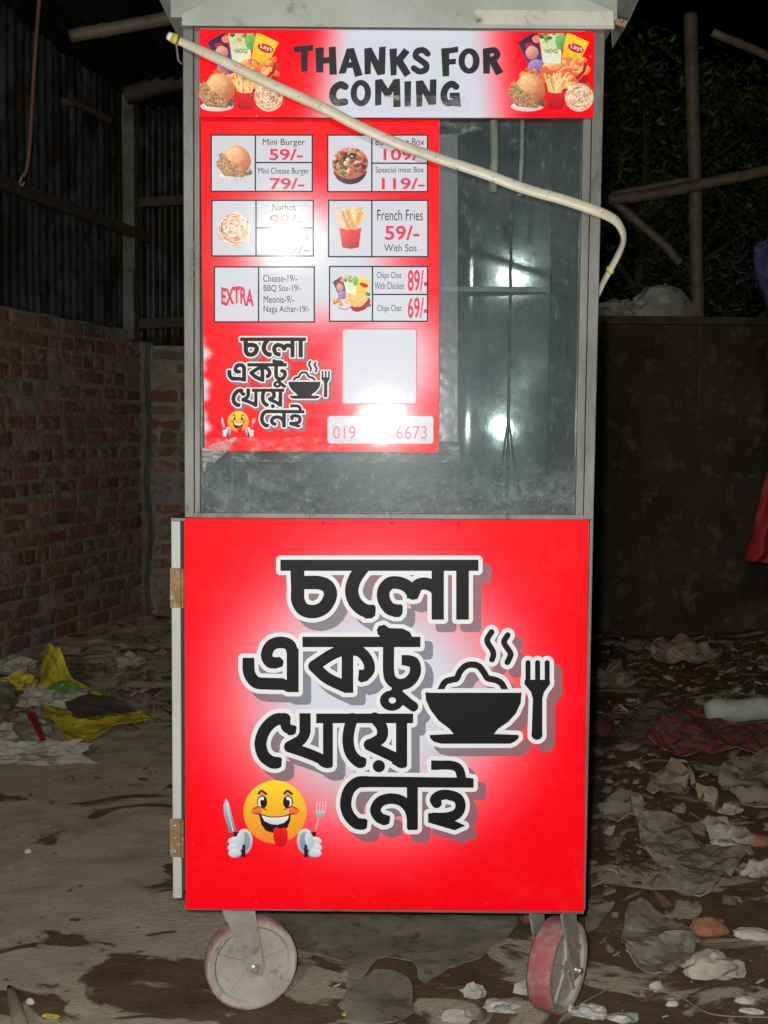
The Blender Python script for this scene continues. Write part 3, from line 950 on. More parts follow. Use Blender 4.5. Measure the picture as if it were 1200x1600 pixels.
post([(914, 48), (926.5, 48)], [(899, 811), (910.6, 811)], -0.003, 0.020)
mk('glass_bead', mb, M['aluminium'], cart, bevel=0.0012)
def down(p, u):                        # lettering that reads down the post
    return np.c_[304.2 - (u[:, 1]) * 0 - (1 - u[:, 1]) * 0 - 8.5 * (1 - u[:, 1]), y_a + (y_b - y_a) * u[:, 0]]
for s_, y_a, y_b in (('TRUGG', 378, 424), ('6', 431, 440)):
    mk('stamp_lettering', text_in(MB(), s_, (295, y_a, 304, y_b), -0.0106, 0.01, warp=down), pm('faint_stamp_ink', (.075, .078, .07), (.11, .112, .10), 40), bpy.data.objects['corner_post'])
mb = MB()
post([(300, 801), (920, 804)], [(300, 809), (920, 812)], -0.004, 0.030)
mk('sill_rail', mb, M['aluminium'], cart, bevel=0.001)
for sx, nm in ((xul, 0), (xur, 1)):
    bx0, bx1 = (xul, xul + 0.022) if nm == 0 else (xur - 0.022, xur)
    mk('rear_post', MB().box(bx0, bx1, DEPTH - 0.022, DEPTH, z_mid, z_top), M['aluminium'], cart, bevel=0.0015)
    sd = MB().box(bx0 + 0.004, bx1 - 0.012 if nm == 0 else bx1 - 0.004, 0.026, DEPTH - 0.024, z_mid + 0.006, z_top)
    mk('side_panel', sd, M['side_panel'], cart)
mb = MB()
g = F([(313, 176), (912, 180), (900, 803), (313, 801)], 0.010)
mb.hexa([tuple(p) for p in g], [(p[0], 0.014, p[2]) for p in g])
glass = mk('front_glass', mb, M['glass'], None, origin=(0, 0, 0))
glass.parent = cart
glass.location = -cart.location
# stainless sheets at the back of the case, meeting in a sealed seam, the right one a little ajar
seam = F1(797, 420, DEPTH - 0.03)[0]
zf0, zf1 = F1(797, 640, DEPTH - .03)[2], F1(797, 470, DEPTH - .03)[2]
def back_y(x, z):                      # the thin doors are warped: they lean towards the front on the right
    k = -0.100 - 0.040 * float(sstep(zf0, zf1, z))
    return DEPTH - 0.028 + k * max(0.0, x - (seam - 0.10)) + 0.002 * math.sin(3 * x + 4 * z)
def sstep(a, b_, x):
    q = np.clip((x - a) / (b_ - a), 0, 1)
    return q * q * (3 - 2 * q)
def back(x0, x1, n=48):
    q = MB()
    zz = np.linspace(z_mid + 0.004, z_top - 0.01, n)
    xx = np.linspace(x0, x1, n)
    for side in (0, 0.003):
        v = [(x, back_y(x, z) + side, z) for z in zz for x in xx]
        q.add(v, [(j * n + i, j * n + i + 1, (j + 1) * n + i + 1, (j + 1) * n + i) for j in range(n - 1) for i in range(n - 1)])
    return q
mk('back_panel', back(xul + 0.02, seam - 0.001), M['steel'], cart, smooth=True)
mk('back_panel', back(seam + 0.001, xur - 0.02), M['steel'], cart, smooth=True)
mb = MB()
pts = [(seam + 0.002 * mnoise.noise(Vector((0, 0, z * 30))), back_y(seam, z) - .002, z) for z in np.linspace(z_mid + 0.01, z_top - 0.2, 40)]
mb.tube(pts, [0.0035 + 0.0035 * abs(mnoise.noise(Vector((3, 1, p[2] * 25)))) for p in pts], 6)
mb.tube([(seam - 0.03, DEPTH - 0.05, z_mid + 0.01), (seam - 0.012, DEPTH - 0.045, z_mid + 0.10), (seam, DEPTH - 0.04, z_mid + 0.2)], [0.004, 0.003, 0.002], 6)
mb.tube([(seam + 0.03, DEPTH - 0.05, z_mid + 0.01), (seam + 0.014, DEPTH - 0.045, z_mid + 0.10), (seam, DEPTH - 0.04, z_mid + 0.2)], [0.004, 0.003, 0.002], 6)
mk('seam_sealant', mb, M['grime_and_board'], cart, smooth=True)
mk('counter_top', MB().box(xl + 0.004, xr - 0.004, 0.016, DEPTH - 0.005, z_mid - 0.0015, z_mid + 0.004), M['counter'], cart, bevel=0.001)
mk('ceiling_sheet', MB().box(xul, xur, 0.03, DEPTH, z_top + 0.002, z_top + 0.012), M['side_panel'], cart)
zp = F1(420, 716, DEPTH - 0.10)[2]
mk('darkening_board', MB().box(xul + 0.026, F1(735, 740, DEPTH - 0.1)[0], DEPTH - 0.115, DEPTH - 0.10, z_mid + 0.0045, zp), M['grime_and_board'], cart, bevel=0.002)  # dark board added to darken the lower back of the case
# rods hanging inside the case
for a, b_, r in (((772, 190), (770, 300), 0.0085), ((816, 196), (811, 306), 0.0045)):
    p0, p1 = F1(*a, 0.22), F1(*b_, 0.22)
    mk('hanging_rod', MB().tube([(p0[0], 0.22, z_top), p0, (p0 + p1) / 2 + [0.002, 0, 0], p1], r, 10, jit=0.06), M['rod'], cart, smooth=True)
# horizontal rail on the inside of the back sheets
p0, p1 = F1(735, 452, DEPTH - 0.07), F1(880, 456, DEPTH - 0.07)
mk('shelf_rail', MB().box(xul + 0.03, xur - 0.03, DEPTH - 0.075, DEPTH - 0.062, p0[2] - 0.006, p0[2] + 0.006), M['aluminium'], cart, bevel=0.001)

# ---- roof: fascia board and the bent sheet flaps that stick out beyond it
fz = F([(284, 39.5), (960, 45), (960, 18), (915, -2), (905, -40), (350, -40), (322, 2), (284, 22)], -0.03)
mk('fascia', MB().prism([tuple(p) for p in fz], -0.03, -0.024), M['fascia'], cart, bevel=0.0008)
mb = MB()
mb.box(xul - 0.02, xur + 0.02, -0.022, DEPTH + 0.03, z_top + 0.014, z_top + 0.06)
top_l, top_r = F1(250, -90, 0.0), F1(1000, -90, 0.0)
mk('roof', mb, M['roof_sheet'], cart, bevel=0.002)
def bent(px, Ys, t=0.0012):            # a thin bent sheet piece: photo points with a depth each
    f_ = [F1(x, y, Y) for (x, y), Y in zip(px, Ys)]
    n = len(f_)
    return MB().add(f_ + [p + [0, t, 0] for p in f_], [tuple(range(n)), tuple(range(2 * n - 1, n - 1, -1))] + [(i, i + n, (i + 1) % n + n, (i + 1) % n) for i in range(n)])
M['flap_sheet'] = pm('dull_roof_sheet', (0.20, 0.215, 0.205), (0.12, 0.13, 0.125), 12, 0.5, 0.2, 0.25, c3=(0.07, 0.055, 0.04), s3=16, t3=0.62)
for nm, px, Ys in (('roof_flap', [(244, -10), (340, -12), (287, 24), (267, 36)], [.03, -.012, -.016, .02]), ('roof_flap', [(267.5, 37), (287, 25), (287, 70), (280, 62)], [.02, -.016, -.004, .012]),
                   ('roof_flap', [(896, -12), (1002, -10), (984, 30), (959, 22)], [-.012, .03, .02, -.016]), ('roof_flap', [(959, 23), (984, 31), (957, 76), (955, 48)], [-.016, .02, .012, -.004])):
    mk(nm, bent(px, Ys), M['flap_sheet'], cart)
c_ = F1(275, 26.5, -.004)
mk('roof_rivet', MB().lathe([(0.0001, -0.012), (0.0026, -0.011), (0.0034, -0.006), (0.0034, 0.0)], c_, (0, 1, 0), 12), M['screw'], cart, smooth=True)
c_ = F1(968, 38, -.004)
mk('roof_rivet', MB().lathe([(0.0001, -0.024), (0.0026, -0.023), (0.0034, -0.018), (0.0034, 0.0)], c_, (0, 1, 0), 12), M['screw'], cart, smooth=True)
mk('rusty_corner', MB().prism([tuple(p) for p in F([(961, 28), (980, 33), (977, 43), (961, 38)], -0.0195)], -0.0195, -0.0180), M['hinge'], cart)
fdust = F([(742, 15), (958, 18), (958, 40), (744, 38)], -0.0306)
mk('masking_tape', MB().prism([tuple(p) for p in fdust], -0.0308, -0.0303), pm('dirty_masking_tape', (0.50, 0.50, 0.42), (0.42, 0.41, 0.33), 20, 0.7, 0, 0.2,
   c3=(0.10, 0.08, 0.055), s3=20, t3=0.60), cart)

# ---- header sign
def hcol(x, y):
    wv = sstep(455, 545, x + 0.15 * (y - 110)) * (1 - sstep(735, 838, x - 0.1 * (y - 110)))
    return grad(x, y, [], RED) * 0 + np.where(wv[:, None] < .5, RED * (1 - 2 * wv[:, None]) + np.array((255, 92, 104.0)) * 2 * wv[:, None],
                                              np.array((255, 92, 104.0)) * (2 - 2 * wv[:, None]) + PAPER * (2 * wv[:, None] - 1))
header = panel('header_sign', [(311, 45), (929, 49.5), (927, 184), (311.5, 183)], -0.014, 0.006, hcol, M['panel_print'], cart)
H = Art(450, 60, 810, 185, 0.45)
H.at(450, 60, 1200 / 350)
for p in ([(30, 46), (133, 36), (133, 64), (34, 74)], [(70, 60), (106, 58), (103, 175), (72, 178)],
          [(148, 52), (190, 49), (187, 180), (152, 182)], [(220, 48), (254, 46), (260, 192), (224, 193)], [(180, 105), (230, 100), (230, 130), (180, 135)],
          [(316, 56), (345, 54), (308, 186), (272, 188)], [(322, 56), (352, 53), (398, 195), (360, 205)], [(305, 130), (360, 130), (368, 155), (298, 158)],
          [(410, 56), (442, 51), (442, 190), (412, 192)], [(490, 48), (522, 45), (518, 190), (482, 196)], [(414, 55), (446, 50), (517, 188), (480, 196)],
          [(545, 58), (582, 55), (580, 195), (552, 198)], [(572, 118), (622, 54), (650, 74), (590, 150)], [(578, 128), (610, 110), (656, 186), (626, 206)],
          [(822, 55), (862, 52), (862, 200), (830, 203)], [(850, 55), (910, 45), (910, 72), (850, 82)], [(850, 115), (898, 110), (898, 136), (850, 140)],
          [(1045, 56), (1082, 51), (1080, 186), (1048, 188)], [(1075, 118), (1108, 105), (1152, 180), (1115, 196)],
          [(468, 225), (500, 222), (498, 355), (468, 358)], [(566, 220), (598, 218), (602, 365), (565, 367)], [(470, 223), (502, 219), (545, 285), (522, 314)],
          [(566, 221), (598, 219), (545, 314), (520, 300)], [(625, 232), (658, 230), (656, 362), (626, 364)],
          [(686, 230), (720, 226), (718, 362), (690, 365)], [(762, 222), (794, 220), (792, 352), (758, 355)], [(690, 229), (722, 226), (792, 350), (756, 356)],
          [(868, 293), (918, 292), (925, 364), (890, 362), (886, 320), (868, 320)]):
    H.pg(p, .5)
H.st([(748, 82), (724, 63), (692, 70), (684, 96), (712, 118), (740, 142), (736, 168), (704, 177), (674, 160)], 33)
H.st([(1070, 67), (1106, 64), (1122, 85), (1106, 108), (1070, 118)], 33)
H.el(970, 121, 57, 69).el(969, 121, 22, 39, cut=True)
H.el(390, 293, 55, 71).el(390, 292, 22, 40, cut=True)
H.st([(306, 258), (282, 248), (250, 268), (239, 308), (258, 342), (304, 340)], 38)
H.st([(900, 258), (878, 244), (848, 262), (834, 305), (850, 344), (900, 342)], 36)
mk('sign_lettering', flat(MB(), fill_loops(H.loops(0.0)), -0.0145), M['ink_grey'], header)
def collage(x0, seed):
    rnd = random.Random(seed)
    P = Pic(x0 - 4, 52, x0 + 132, 180, 1.7)
    packs(P, x0 + 64, 106, 118, rnd)
    for cx, cy in ((74, 104), (88, 98), (100, 106), (84, 114), (66, 118), (108, 96), (60, 108), (96, 120), (48, 124), (112, 110)):
        c1 = rnd.choice([(250, 206, 140), (244, 160, 90), (238, 120, 76), (252, 220, 160)])
        P.el(x0 + cx + rnd.uniform(-4, 4), cy + rnd.uniform(-4, 4), rnd.uniform(8, 13), rnd.uniform(5, 8), c1, (226, 96, 62), rnd.uniform(-1, 1))
        P.el(x0 + cx + rnd.uniform(-4, 4), cy + rnd.uniform(-4, 4), 6, 3.4, (250, 196, 120), (240, 150, 84), rnd.uniform(-1, 1))
    P.ln([(x0 + 104, 122), (x0 + 114, 112), (x0 + 117, 100)], 5, (186, 22, 34))
    P.blobs(14, x0 + 30, 114, 9, 7, [(244, 160, 70), (232, 132, 50), (250, 186, 100)], 2, 4.5, rnd)
    nachos(P, x0 + 107, 151, 47, rnd)
    fries(P, x0 + 70, 142, 58, rnd)
    burger(P, x0 + 26, 144, 62, rnd)
    P.mesh('food_picture', -0.0144, header)
    q = MB()
    text_in(q, 'NACHOZ', (x0 + 54, 76, x0 + 74, 83), -0.0148, 0.01)
    mk('packet_lettering', q, M['ink_grey'], header)
    q = MB()
    text_in(q, "Lays", (x0 + 94, 70, x0 + 112, 80), -0.0148, 0.01, warp=lambda p, u: p + np.c_[0 * u[:, 0], (u[:, 0] - .5) * 6])
    mk('packet_lettering', q, M['ink_white'], header)
collage(313, 3)
collage(798, 4)

# ---- menu poster taped to the glass
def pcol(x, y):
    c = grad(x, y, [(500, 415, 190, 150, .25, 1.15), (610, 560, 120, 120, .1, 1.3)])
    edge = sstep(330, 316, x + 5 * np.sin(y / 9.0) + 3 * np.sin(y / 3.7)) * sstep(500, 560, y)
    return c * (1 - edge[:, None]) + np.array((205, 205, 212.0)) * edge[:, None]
YP = 0.0085
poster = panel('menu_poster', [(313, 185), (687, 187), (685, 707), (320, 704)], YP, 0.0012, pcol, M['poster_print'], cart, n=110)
lines, white = MB(), MB()
Y1, Y2, Y3 = YP - .0004, YP - .0008, YP - .0012
def quad(q, x0, y0, x1, y1, Y):
    q.add(F([(x0, y0), (x1, y0), (x1, y1), (x0, y1)], Y), [(0, 3, 2, 1)])
for x0, y0, x1, y1, dv, hz in ((330, 211, 488, 299, 399, 254), (331, 313, 489.5, 400, 400, 356), (335, 417, 491, 503, 404, None), (512, 211, 668, 299.5, 581, 255),
                               (513.5, 313, 668.5, 401, 581, None), (515, 416.5, 668, 502, 582, 460)):
    quad(white, x0, y0, x1, y1, Y1)
    e = 1.1
    quad(lines, x0 - e, y0 - e, x1 + e, y0 + e, Y2); quad(lines, x0 - e, y1 - e, x1 + e, y1 + e, Y2)
    quad(lines, x0 - e, y0 + e, x0 + e, y1 - e, Y2); quad(lines, x1 - e, y0 + e, x1 + e, y1 - e, Y2)
    quad(lines, dv - e, y0 + e, dv + e, y1 - e, Y2)
    if hz:
        quad(lines, dv + e, hz - e, x1 - e, hz + e, Y2)
m, t, b = nodes('menu_cell_white')
b.inputs['Base Color'].default_value = (0.55, 0.59, 0.68, 1)
b.inputs['Roughness'].default_value = 0.4
b.inputs['Specular IOR Level'].default_value = 0.2
b.inputs['Coat Weight'].default_value = 0.11
b.inputs['Coat Roughness'].default_value = 0.105
def coat_wave(mm):
    t, b = mm.node_tree, mm.node_tree.nodes['Principled BSDF']
    n = N(t, 'ShaderNodeBump')
    n.inputs['Strength'].default_value, n.inputs['Distance'].default_value = 0.12, 0.003
    t.links.new(tex(t, 11, 4, 0.6), n.inputs['Height'])
    t.links.new(n.outputs[0], b.inputs['Coat Normal'])
coat_wave(m)
M['cell'] = m
M['menu_black'] = ink('menu_black_ink', (0.015, 0.015, 0.018), 0.45, 0.11, 0.105)
M['menu_red'] = ink('menu_red_ink', (0.72, 0.03, 0.08), 0.45, 0.11, 0.105)
mk('menu_cells', white, M['cell'], poster)
mk('menu_lines', lines, M['menu_black'], poster)
T3 = (280, 180, 1200 / 420)
for s_, bx in (('Mini Burger', (373, 105, 562, 142)), ('Mini Chease Burger', (353, 234, 580, 270)), ('BBQ meat Box', (877, 103, 1095, 139)),
               ('Speacial meat Box', (877, 230, 1092, 264)), ('Nachos', (417, 396, 520, 426)), ('Nachos', (470, 525, 578, 557)), ('French Fries', (884, 422, 1088, 470)),
               ('With Sos', (915, 576, 1060, 608)), ('Chease-19/-', (375, 712, 527, 744)), ('BBQ Sos-19/-', (377, 758, 545, 790)), ('Meonis-9/-', (377, 806, 513, 838)),
               ('Naga Achar-19/-', (377, 850, 582, 888)), ('Chips Chat', (882, 700, 992, 735)), ('With Chicken', (872, 745, 1003, 777)), ('Chips Chat', (884, 848, 992, 883))):
    mk('menu_lettering', text_in(MB(), s_, bx, Y2, 0.0, T3), M['menu_black'], poster)
for s_, bx in (('59/-', (402, 150, 552, 202)), ('79/-', (405, 280, 558, 332)), ('109/-', (912, 150, 1098, 202)), ('119/-', (904, 280, 1095, 332)), ('99/-', (402, 444, 552, 492)),
               ('9/-', (490, 580, 578, 618)), ('59/-', (918, 493, 1072, 558)), ('89/-', (1020, 690, 1108, 787)), ('69/-', (1020, 812, 1108, 907))):
    mk('price_lettering', text_in(MB(), s_, bx, Y2, 0.02, T3), M['menu_red'], poster)
mk('extra_lettering', text_in(MB(), 'EXTRA', (187, 768, 333, 846), Y2, 0.035, T3, warp=lambda p, u: p + np.c_[0 * u[:, 0], 2.4 * np.sin(u[:, 0] * 9) + (u[:, 0] - .5) * 2]), M['menu_red'], poster)
rnd = random.Random(11)
for fn, x0, y0, x1, y1, args in ((burger, 332, 213, 397, 298, (366, 254, 58)), (meatbox, 514, 213, 580, 298, (547, 256, 62)), (nachos, 333, 315, 398, 399, (366, 357, 54)),
                                 (fries, 516, 315, 580, 400, (547, 355, 66)), (packs, 516, 418, 581, 501, (548, 462, 64))):
    P = Pic(x0, y0, x1, y1, 2.2)
    fn(P, *args, rnd)
    P.mesh('food_picture', Y2, poster)
slogan(poster, (375 - 438 / 3, 527 - 874 / 3, 1 / 3), Y1, 0.0003)
smiley(poster, (375 - 438 / 3, 527 - 874 / 3, 1 / 3), Y3 - .0003)
# empty payment card frame and the phone number plate
def rrect(x0, y0, x1, y1, r):
    a = Art(x0 - 8, y0 - 8, x1 + 8, y1 + 8, 0.8)
    a.pg([(x0 + r, y0 + r), (x1 - r, y0 + r), (x1 - r, y1 - r), (x0 + r, y1 - r)], r)
    return a
a = rrect(534, 513, 652, 632, 5)
mk('card_frame', flat(MB(), fill_loops(a.loops()), Y1), M['ink_pink'], poster)
a = rrect(536, 515, 650, 630, 4)
mk('card_blank', flat(MB(), fill_loops(a.loops()), Y2), M['cell'], poster)
a = rrect(512, 650, 677, 693, 5)
mk('number_plate', flat(MB(), fill_loops(a.loops()), Y1), M['cell'], poster)
q = MB()
T4 = (280, 400, 1200 / 440)
mk('number_lettering', text_in(MB(), '019', (655, 724, 752, 780), Y2, 0.0, T4), M['ink_pink'], poster)
mk('number_lettering', text_in(MB(), '6673', (925, 724, 1056, 780), Y2, 0.0, T4), M['ink_pink'], poster)

# clear packing tape, crinkled, plus one bluish strip that paints a reflection
def tape(pts_px, Y, amp, n=26, mat='tape', seed=0):
    TL, TR, BR, BL = [np.array(p, float) for p in pts_px]
    q = MB()
    nu = n * 3
    P = []
    for j in range(n):
        for i in range(nu):
            u, v = i / (nu - 1), j / (n - 1)
            p = (TL * (1 - u) + TR * u) * (1 - v) + (BL * (1 - u) + BR * u) * v
            P.append(p + [0, 3 * mnoise.noise(Vector((u * 14, seed, v * 2))) * (1 if j in (0, n - 1) else .3)])
    W3 = F(P, Y)
    for k_, p in enumerate(W3):
        p[1] -= amp * abs(mnoise.noise(Vector((p[0] * 34 + seed, 0, p[2] * 60)))) + 0.0006
    return q.add(W3, [(j * nu + i, (j + 1) * nu + i, (j + 1) * nu + i + 1, j * nu + i + 1) for j in range(n - 1) for i in range(nu - 1)])
mk('tape_and_reflection', tape([(318, 684), (716, 682), (720, 722), (318, 722)], YP - .0022, 0.004, seed=2), M['tape'], cart)
mk('tape_and_reflection', tape([(684, 186), (756, 186), (754, 204), (690, 216)], YP - .0022, 0.004, 14, seed=5), M['tape'], cart)
mk('tape_and_reflection', tape([(686.5, 210), (715, 212), (715, 690), (686.5, 690)], YP - .0006, 0.0004, 60, seed=9), M['reflection_film'], cart)  # pale reflection down the poster's right edge, painted as a film
mk('tape_and_reflection', tape([(500, 148), (735, 150), (733, 176), (505, 172)], -0.0155, 0.0012, 16, seed=21), M['tape'], cart)
# loose silvery corner of the tape at the lower left
mk('tape_and_reflection', tape([(316, 700), (372, 682), (352, 708), (318, 738)], YP - .004, 0.014, 16, seed=14), M['tape_crinkle'], cart)

# ---- folding side shelf, seen edge on
p0, p1 = F1(267, 814, 0.02), F1(285, 1404, 0.02)
flap_o = mk('side_shelf', MB().box(p0[0], p1[0] - 0.001, 0.02, 0.50, p1[2], p0[2]), M['flap'], cart, bevel=0.003)
mk('shelf_bracket', MB().box(p0[0] + 0.001, xl + 0.004, 0.016, 0.40, p0[2] + 0.0005, p0[2] + 0.006), M['aluminium'], flap_o)
for ya, yb in ((888, 950), (1280, 1340)):
    q0, q1 = F1(266, ya, 0.015), F1(290, yb, 0.015)
    hg = mk('hinge', MB().box(q0[0] - 0.001, q0[0] + 0.0195, 0.0165, 0.0195, q1[2], q0[2]).tube([(q0[0] + 0.0235, 0.014, q1[2]), (q0[0] + 0.0235, 0.014, q0[2])], 0.004, 10), M['hinge'], flap_o, bevel=0.0006)
    mb = MB()
    for k in (0.16, 0.5, 0.84):
        mb.lathe([(0.0001, -0.0025), (0.0022, -0.002), (0.0032, 0.0)], (q0[0] + 0.009, 0.0163, q0[2] + (q1[2] - q0[2]) * k), (0, 1, 0), 12)
    mk('screw', mb, M['screw'], hg, smooth=True)

# ---- castors
M['tyre_dusty'] = pm('dust_coated_rubber', (0.30, 0.125, 0.12), (0.35, 0.24, 0.21), 22, 0.85, 0, 0.4, c3=(0.36, 0.32, 0.28), s3=20, t3=0.52)
def wheel(cx, cy, r, yaw, wd, Yc, tm='tyre'):
    ax = Vector((math.sin(yaw), -math.cos(yaw), 0))         # outward face normal
    c_ = Vector((cx, Yc, cy))
    ty = mk('wheel', MB().lathe([(r * .925, wd * .46), (r * .965, wd * .49), (r * .985, wd * .40), (r, wd * .2), (r, -wd * .2), (r * .985, -wd * .40), (r * .965, -wd * .49), (r * .925, -wd * .46), (r * .925, wd * .46)],
                                c_, ax, 64), M[tm], cart, smooth=True)
    mb = MB().lathe([(0.0001, wd * .36), (r * .16, wd * .36), (r * .2, wd * .30), (r * .78, wd * .27), (r * .83, wd * .43), (r * .93, wd * .475), (r * .93, -wd * .475), (r * .83, -wd * .43),
                     (r * .78, -wd * .27), (r * .2, -wd * .3), (r * .16, -wd * .36), (0.0001, -wd * .36)], c_, ax, 56)
    sd = ax.cross(Vector((0, 0, 1))).normalized()
    for k in range(5):                                       # ribs
        th = k * 2 * math.pi / 5 + 0.35
        d = sd * math.cos(th) + Vector((0, 0, 1)) * math.sin(th)
        e = d.cross(ax)
        for sgn in (1, -1):
            pa, pb = c_ + d * r * .15 + ax * sgn * wd * .26, c_ + d * r * .80 + ax * sgn * wd * .26
            hh = ax * sgn * wd * .13
            mb.hexa([pa - e * .004, pb - e * .004, pb + e * .004, pa + e * .004], [pa - e * .004 + hh, pb - e * .004 + hh * .8, pb + e * .004 + hh * .8, pa + e * .004 + hh])
    mk('wheel_disc', mb, M['wheel_disc'], ty, smooth=False)
    mb = MB()
    ztop = z_bot - 0.004
    for sgn in (1, -1):
        o_ = ax * sgn * (wd * .5 + .010)
        th_ = ax * sgn * 0.004
        hub = c_ + o_
        lean = sd * (0.022 if abs(yaw) < 1 else -0.005)
        topc = Vector((c_.x, c_.y, ztop)) + o_ * .9 + lean * 1.4
        pts = [topc - sd * .030, topc + sd * .034, hub + sd * .017 + Vector((0, 0, .004)), hub + sd * .010 - Vector((0, 0, .016)), hub - sd * .010 - Vector((0, 0, .016)), hub - sd * .017 + Vector((0, 0, .004))]
        n = 6
        mb.add([p for p in pts] + [p + th_ for p in pts], [tuple(range(n)), tuple(range(2 * n - 1, n - 1, -1))] + [(i, i + n, (i + 1) % n + n, (i + 1) % n) for i in range(n)])
    tp = Vector((c_.x, c_.y, ztop))
    mb.lathe([(0.0001, 0.0), (0.05, 0.0), (0.05, -0.006), (0.03, -0.010), (0.0001, -0.010)], tp + Vector((0, 0, .003)), (0, 0, 1), 24)
    fk = mk('fork', mb, M['fork'], ty, bevel=0.0006)
    mb = MB().lathe([(0.0001, .010), (0.0062, .0095), (0.0070, 0.006), (0.0072, 0.0), (0.0105, 0.0), (0.0105, -0.002), (0.0001, -0.002)], c_ + ax * (wd * .5 + .0155), ax, 18)
    mk('axle_bolt', mb, M['screw'], fk, smooth=False)
    return ty
rw = 0.0925
c1 = F1(391, 1502, 0.06); c2 = F1(873, 1496, 0.06)
wheel(c1[0], rw, rw, R(19), 0.042, 0.07, 'tyre_dusty')
wheel(c2[0], rw, rw, R(57), 0.052, 0.07)
wheel(xl + 0.075, rw, rw, R(88), 0.042, 0.50)
wheel(xr - 0.045, rw, rw, R(90), 0.042, 0.50)

# ================================================================== PIPE TIED ACROSS THE CART
pp = [(272, 60, -.030), (300, 73, -.030), (350, 96, -.031), (420, 130, -.031), (500, 166, -.030), (560, 197, -.028), (620, 224, -.024), (680, 246, -.020), (750, 269, -.018), (820, 295, -.018),
      (880, 312, -.022), (930, 329, -.024), (958, 342, -.015), (971, 358, .0), (974, 376, .02), (966, 398, .045), (950, 428, .07), (940, 447, .09), (925, 480, .11)]
path = smooth_path([F1(x, y, Y) for x, y, Y in pp], 7)
hose = thing('flexible_pipe', 'cream flexible pipe tied diagonally across the front of the cart', 'pipe', tuple(path[len(path) // 2]))
n_ = len(path)
rad = [0.0074 + 0.0026 * min(1, i / 12) for i in range(n_)]
for i in range(n_):
    if i > n_ * .62:
        rad[i] = 0.0099 - 0.0022 * (i - n_ * .62) / (n_ * .38)
mk('hose', MB().tube(path, rad, 14, flat=0.62), M['cord'], hose, smooth=True)
e0, e1 = np.array(path[0]), np.array(path[6])
dv = (e0 - e1) / np.linalg.norm(e0 - e1)
mk('tape_band', MB().tube([e0 + dv * -.012, e0 + dv * 0.004], 0.0098, 14, flat=.75), M['yellow_tape'], hose, smooth=True)
mk('pipe_tip', MB().tube([e0 + dv * .003, e0 + dv * .012], [0.0085, 0.0075], 14, flat=.8), M['cord_tip'], hose, smooth=True)
ti = [i for i in range(n_)][int(n_ * .87)]
mk('yellow_mark', MB().tube(path[ti:ti + 2], 0.0106, 14, flat=.68), M['yellow_tape'], hose, smooth=True)
tick = MB()
for i in range(10, int(n_ * .7), 3):
    p = Vector(path[i]); d = (Vector(path[i + 1]) - p).normalized()
    e = d.cross(Vector((0, 1, 0))).normalized()
    for k in (1, -1):
        if random.random() < .3:
            a_ = p + e * random.uniform(-.005, .005) + Vector((0, -.0068 - .0, 0))
            tick.tube([a_, a_ + d * .0015 + e * .004 * random.uniform(.3, 1)], .0009, 5)
pk_ = mk('print_mark', tick, pm('faded_mark', (.16, .13, .09), (.22, .18, .12)), hose)
pk_['kind'] = 'stuff'
tie = MB().tube([Vector(path[4]) + Vector((-.004, -.012, .012)), Vector(path[4]) + Vector((-.012, -.004, -.006)), Vector(path[4]) + Vector((-.010, .004, -.03)), Vector(path[4]) + Vector((-.004, .008, -.036))], .0022, 6)
mk('wire_tie', tie, M['aluminium'], hose, smooth=True)

# ================================================================== WALLS
def clear_noise(v, s, seed=0):
    return mnoise.noise(Vector((v[0] * s + seed, v[1] * s, v[2] * s)))
m, t, b = nodes('old_brick')
a = N(t, 'ShaderNodeAttribute', attribute_name='Col')
f1 = ramp(t, tex(t, 7, 10, 0.78, dist=0.5), [(0.50, 0.0), (0.60, 0.9)])
c = mix(t, f1, a.outputs['Color'], (0.30, 0.27, 0.22))
c = mix(t, ramp(t, tex(t, 22, 8, 0.7), [(0.6, 0.0), (0.75, 0.5)]), c, (0.06, 0.045, 0.04))
c = mix(t, ramp(t, tex(t, 1.1, 4, 0.6), [(0.5, 0.0), (0.8, 0.45)]), c, (0.07, 0.05, 0.045))
t.links.new(c, b.inputs['Base Color'])
b.inputs['Roughness'].default_value = 0.9
bump(t, b, tex(t, 40, 8, 0.7), 0.7, 0.012)
M['brick'] = m
M['mortar'] = pm('cement_mortar', (0.33, 0.30, 0.25), (0.22, 0.195, 0.165), 9, 0.95, 0, 0.7, c3=(0.12, 0.10, 0.085), s3=14, t3=0.6, bdist=0.02)
M['cement'] = pm('grey_cement', (0.20, 0.195, 0.17), (0.12, 0.115, 0.10), 6, 0.9, 0, 0.7, c3=(0.13, 0.12, 0.10), s3=12, t3=0.6, bdist=0.01)
